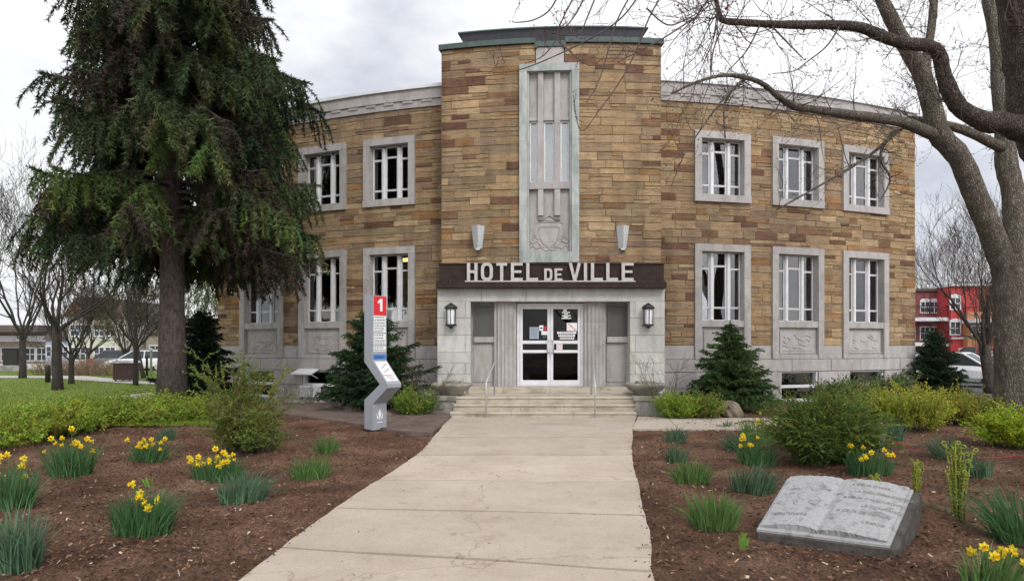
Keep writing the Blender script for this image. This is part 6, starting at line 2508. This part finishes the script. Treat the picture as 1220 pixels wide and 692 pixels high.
# ornamental grasses, bin, bollard, cabinet, posts
for x, d, w, lab, s in ((66, 37, 1.3, 'tawny ornamental grasses left of the small bare tree', 1), (95, 36.5, 1.5, 'tawny ornamental grasses right behind the small bare tree', 2), (120, 36, 1.3, 'tawny ornamental grasses next to the brown litter bin', 3)):
    bx = (x - HX) / F * d
    t = thing('ornamental_grass', (bx, d, 0), lab, 'grass plant', 'tawny grasses in the park')
    spray(t, [(bx, d, w, .6, 1)], 150, (.8, 1.35), random.Random(s), lean=.5, droop=.5, twigs=2, tl=.25, dens=30, L=.10, w=.02, cols=((.20, .13, .085), (.30, .21, .14)), start=.2)
p = G(145, 456)
t = thing('litter_bin', (p.x, p.y, 0), 'dark brown slatted litter bin on the lawn left of the spruce trunk', 'litter bin')
m = MB()
m.box(p.x - .40, p.x + .40, p.y, p.y + .7, .14, .92)
for k in range(9):
    m.box(p.x - .40 + k * .09, p.x - .34 + k * .09, p.y - .03, p.y - .001, .14, .92)
for k in range(7):
    m.box(p.x + .401, p.x + .43, p.y + k * .1, p.y + .06 + k * .1, .14, .92)
for a in (-.36, .30):
    for b in (.04, .6):
        m.box(p.x + a, p.x + a + .06, p.y + b, p.y + b + .06, -.05, .139)
build(m, 'body', M['rust'], t)
m = MB()
m.prism([(-.46, .94), (.46, .94), (.40, 1.04), (-.40, 1.04)], lambda u, v, w: (p.x + u, w, v), p.y - .06, p.y + .76)
build(m, 'lid', M['steel'], t)
p = G(57, 457)
m = MB()
m.lathe([(.11, -.1), (.11, .72), (.10, .80), (.06, .83)], (p.x, p.y, .05), 14)
tag(build(m, 'bollard', M['iron'], smooth=True), 'short black bollard at the edge of the pale park path', 'bollard')
p = G(10, 443)
t = thing('utility_cabinet', (p.x, p.y, 0), 'black cabinet on a stone block at the far left of the lawn', 'cabinet')
m = MB()
m.bevbox(p.x - .65, p.x + .65, p.y, p.y + .8, -.05, .45, .03)
build(m, 'block', M['cheek'], t)
m = MB()
m.bevbox(p.x - .48, p.x + .48, p.y + .1, p.y + .7, .451, 1.55, .03)
m.box(p.x - .52, p.x + .52, p.y + .06, p.y + .74, 1.551, 1.62)
build(m, 'case', M['iron'], t)
for x, yb, h, lab in ((180, 450, 1.5, 'slim pale grey post between the street trees'), (175, 449, 1.1, 'dark post beside the pale grey one')):
    p = G(x, yb)
    m = MB()
    m.lathe([(.06, -.1), (.06, h), (.075, h + .02), (.075, h + .1), (.03, h + .13)], (p.x, p.y, 0), 10)
    tag(build(m, 'post', M['steel'] if h > 1.3 else M['iron'], smooth=True), lab, 'post')

# ------------------------------------------------------------------ SKY, SUN, CAMERA
SUN = Vector((.30, -.72, .62)).normalized()
EL, AZ = math.asin(SUN.z), math.atan2(SUN.x, SUN.y)
wd_ = bpy.data.worlds.new('World')
sc.world = wd_
wd_.use_nodes = True
nt = wd_.node_tree
bg = nt.nodes['Background']
bg.inputs['Strength'].default_value = .1
sky = N(nt, 'ShaderNodeTexSky', sky_type='NISHITA')
sky.sun_disc = False
sky.sun_elevation = EL
sky.sun_rotation = AZ
tc = N(nt, 'ShaderNodeTexCoord')
mp = N(nt, 'ShaderNodeMapping')
mp.inputs['Scale'].default_value = (1.5, 1.5, 3.2)
mp.inputs['Location'].default_value = (3.15, .4, .2)
nt.links.new(tc.outputs['Generated'], mp.inputs['Vector'])
n1 = noise(nt, mp.outputs['Vector'], 1.5, 7, .55)
cl = ramp(nt, n1, [(.34, (5.4, 5.65, 6.5)), (.47, (7.9, 8.0, 8.4)), (.58, (10.2, 10.2, 10.3))])
dt = N(nt, 'ShaderNodeVectorMath', operation='DOT_PRODUCT')
nt.links.new(tc.outputs['Generated'], dt.inputs[0])
dt.inputs[1].default_value = SUN
mx_ = N(nt, 'ShaderNodeMath', operation='MAXIMUM')
nt.links.new(dt.outputs['Value'], mx_.inputs[0])
mx_.inputs[1].default_value = 0
pw = N(nt, 'ShaderNodeMath', operation='POWER')
nt.links.new(mx_.outputs[0], pw.inputs[0])
pw.inputs[1].default_value = 2
ml = N(nt, 'ShaderNodeMath', operation='MULTIPLY_ADD')
nt.links.new(pw.outputs[0], ml.inputs[0])
ml.inputs[1].default_value = 1.15
ml.inputs[2].default_value = 1.0
sc_ = N(nt, 'ShaderNodeVectorMath', operation='SCALE')
nt.links.new(cl, sc_.inputs[0])
nt.links.new(ml.outputs[0], sc_.inputs['Scale'])
c = mixc(nt, sky.outputs['Color'], sc_.outputs[0], .92)
nt.links.new(c, bg.inputs['Color'])

ld = bpy.data.lights.new('Sun', 'SUN')
ld.energy = 1.2
ld.angle = R(16)
ld.color = (1, .95, .88)
lo_ = bpy.data.objects.new('Sun', ld)
COL.objects.link(lo_)
lo_.rotation_euler = (-SUN).to_track_quat('-Z', 'Y').to_euler()
lo_.location = (0, -10, 30)

cd = bpy.data.cameras.new('Camera')
cd.sensor_width = 36
cd.lens = 36 * F / 1220
cd.shift_y = (HY - 346) / 1220
cd.clip_end = 2000
co = bpy.data.objects.new('Camera', cd)
COL.objects.link(co)
co.location = (0, 0, EYE)
co.rotation_euler = (R(90), 0, 0)
sc.camera = co
sc.view_settings.view_transform = 'Standard'
sc.view_settings.look = 'None'
sc.view_settings.gamma = 1
sc.view_settings.use_curve_mapping = False
sc.view_settings.exposure = .25
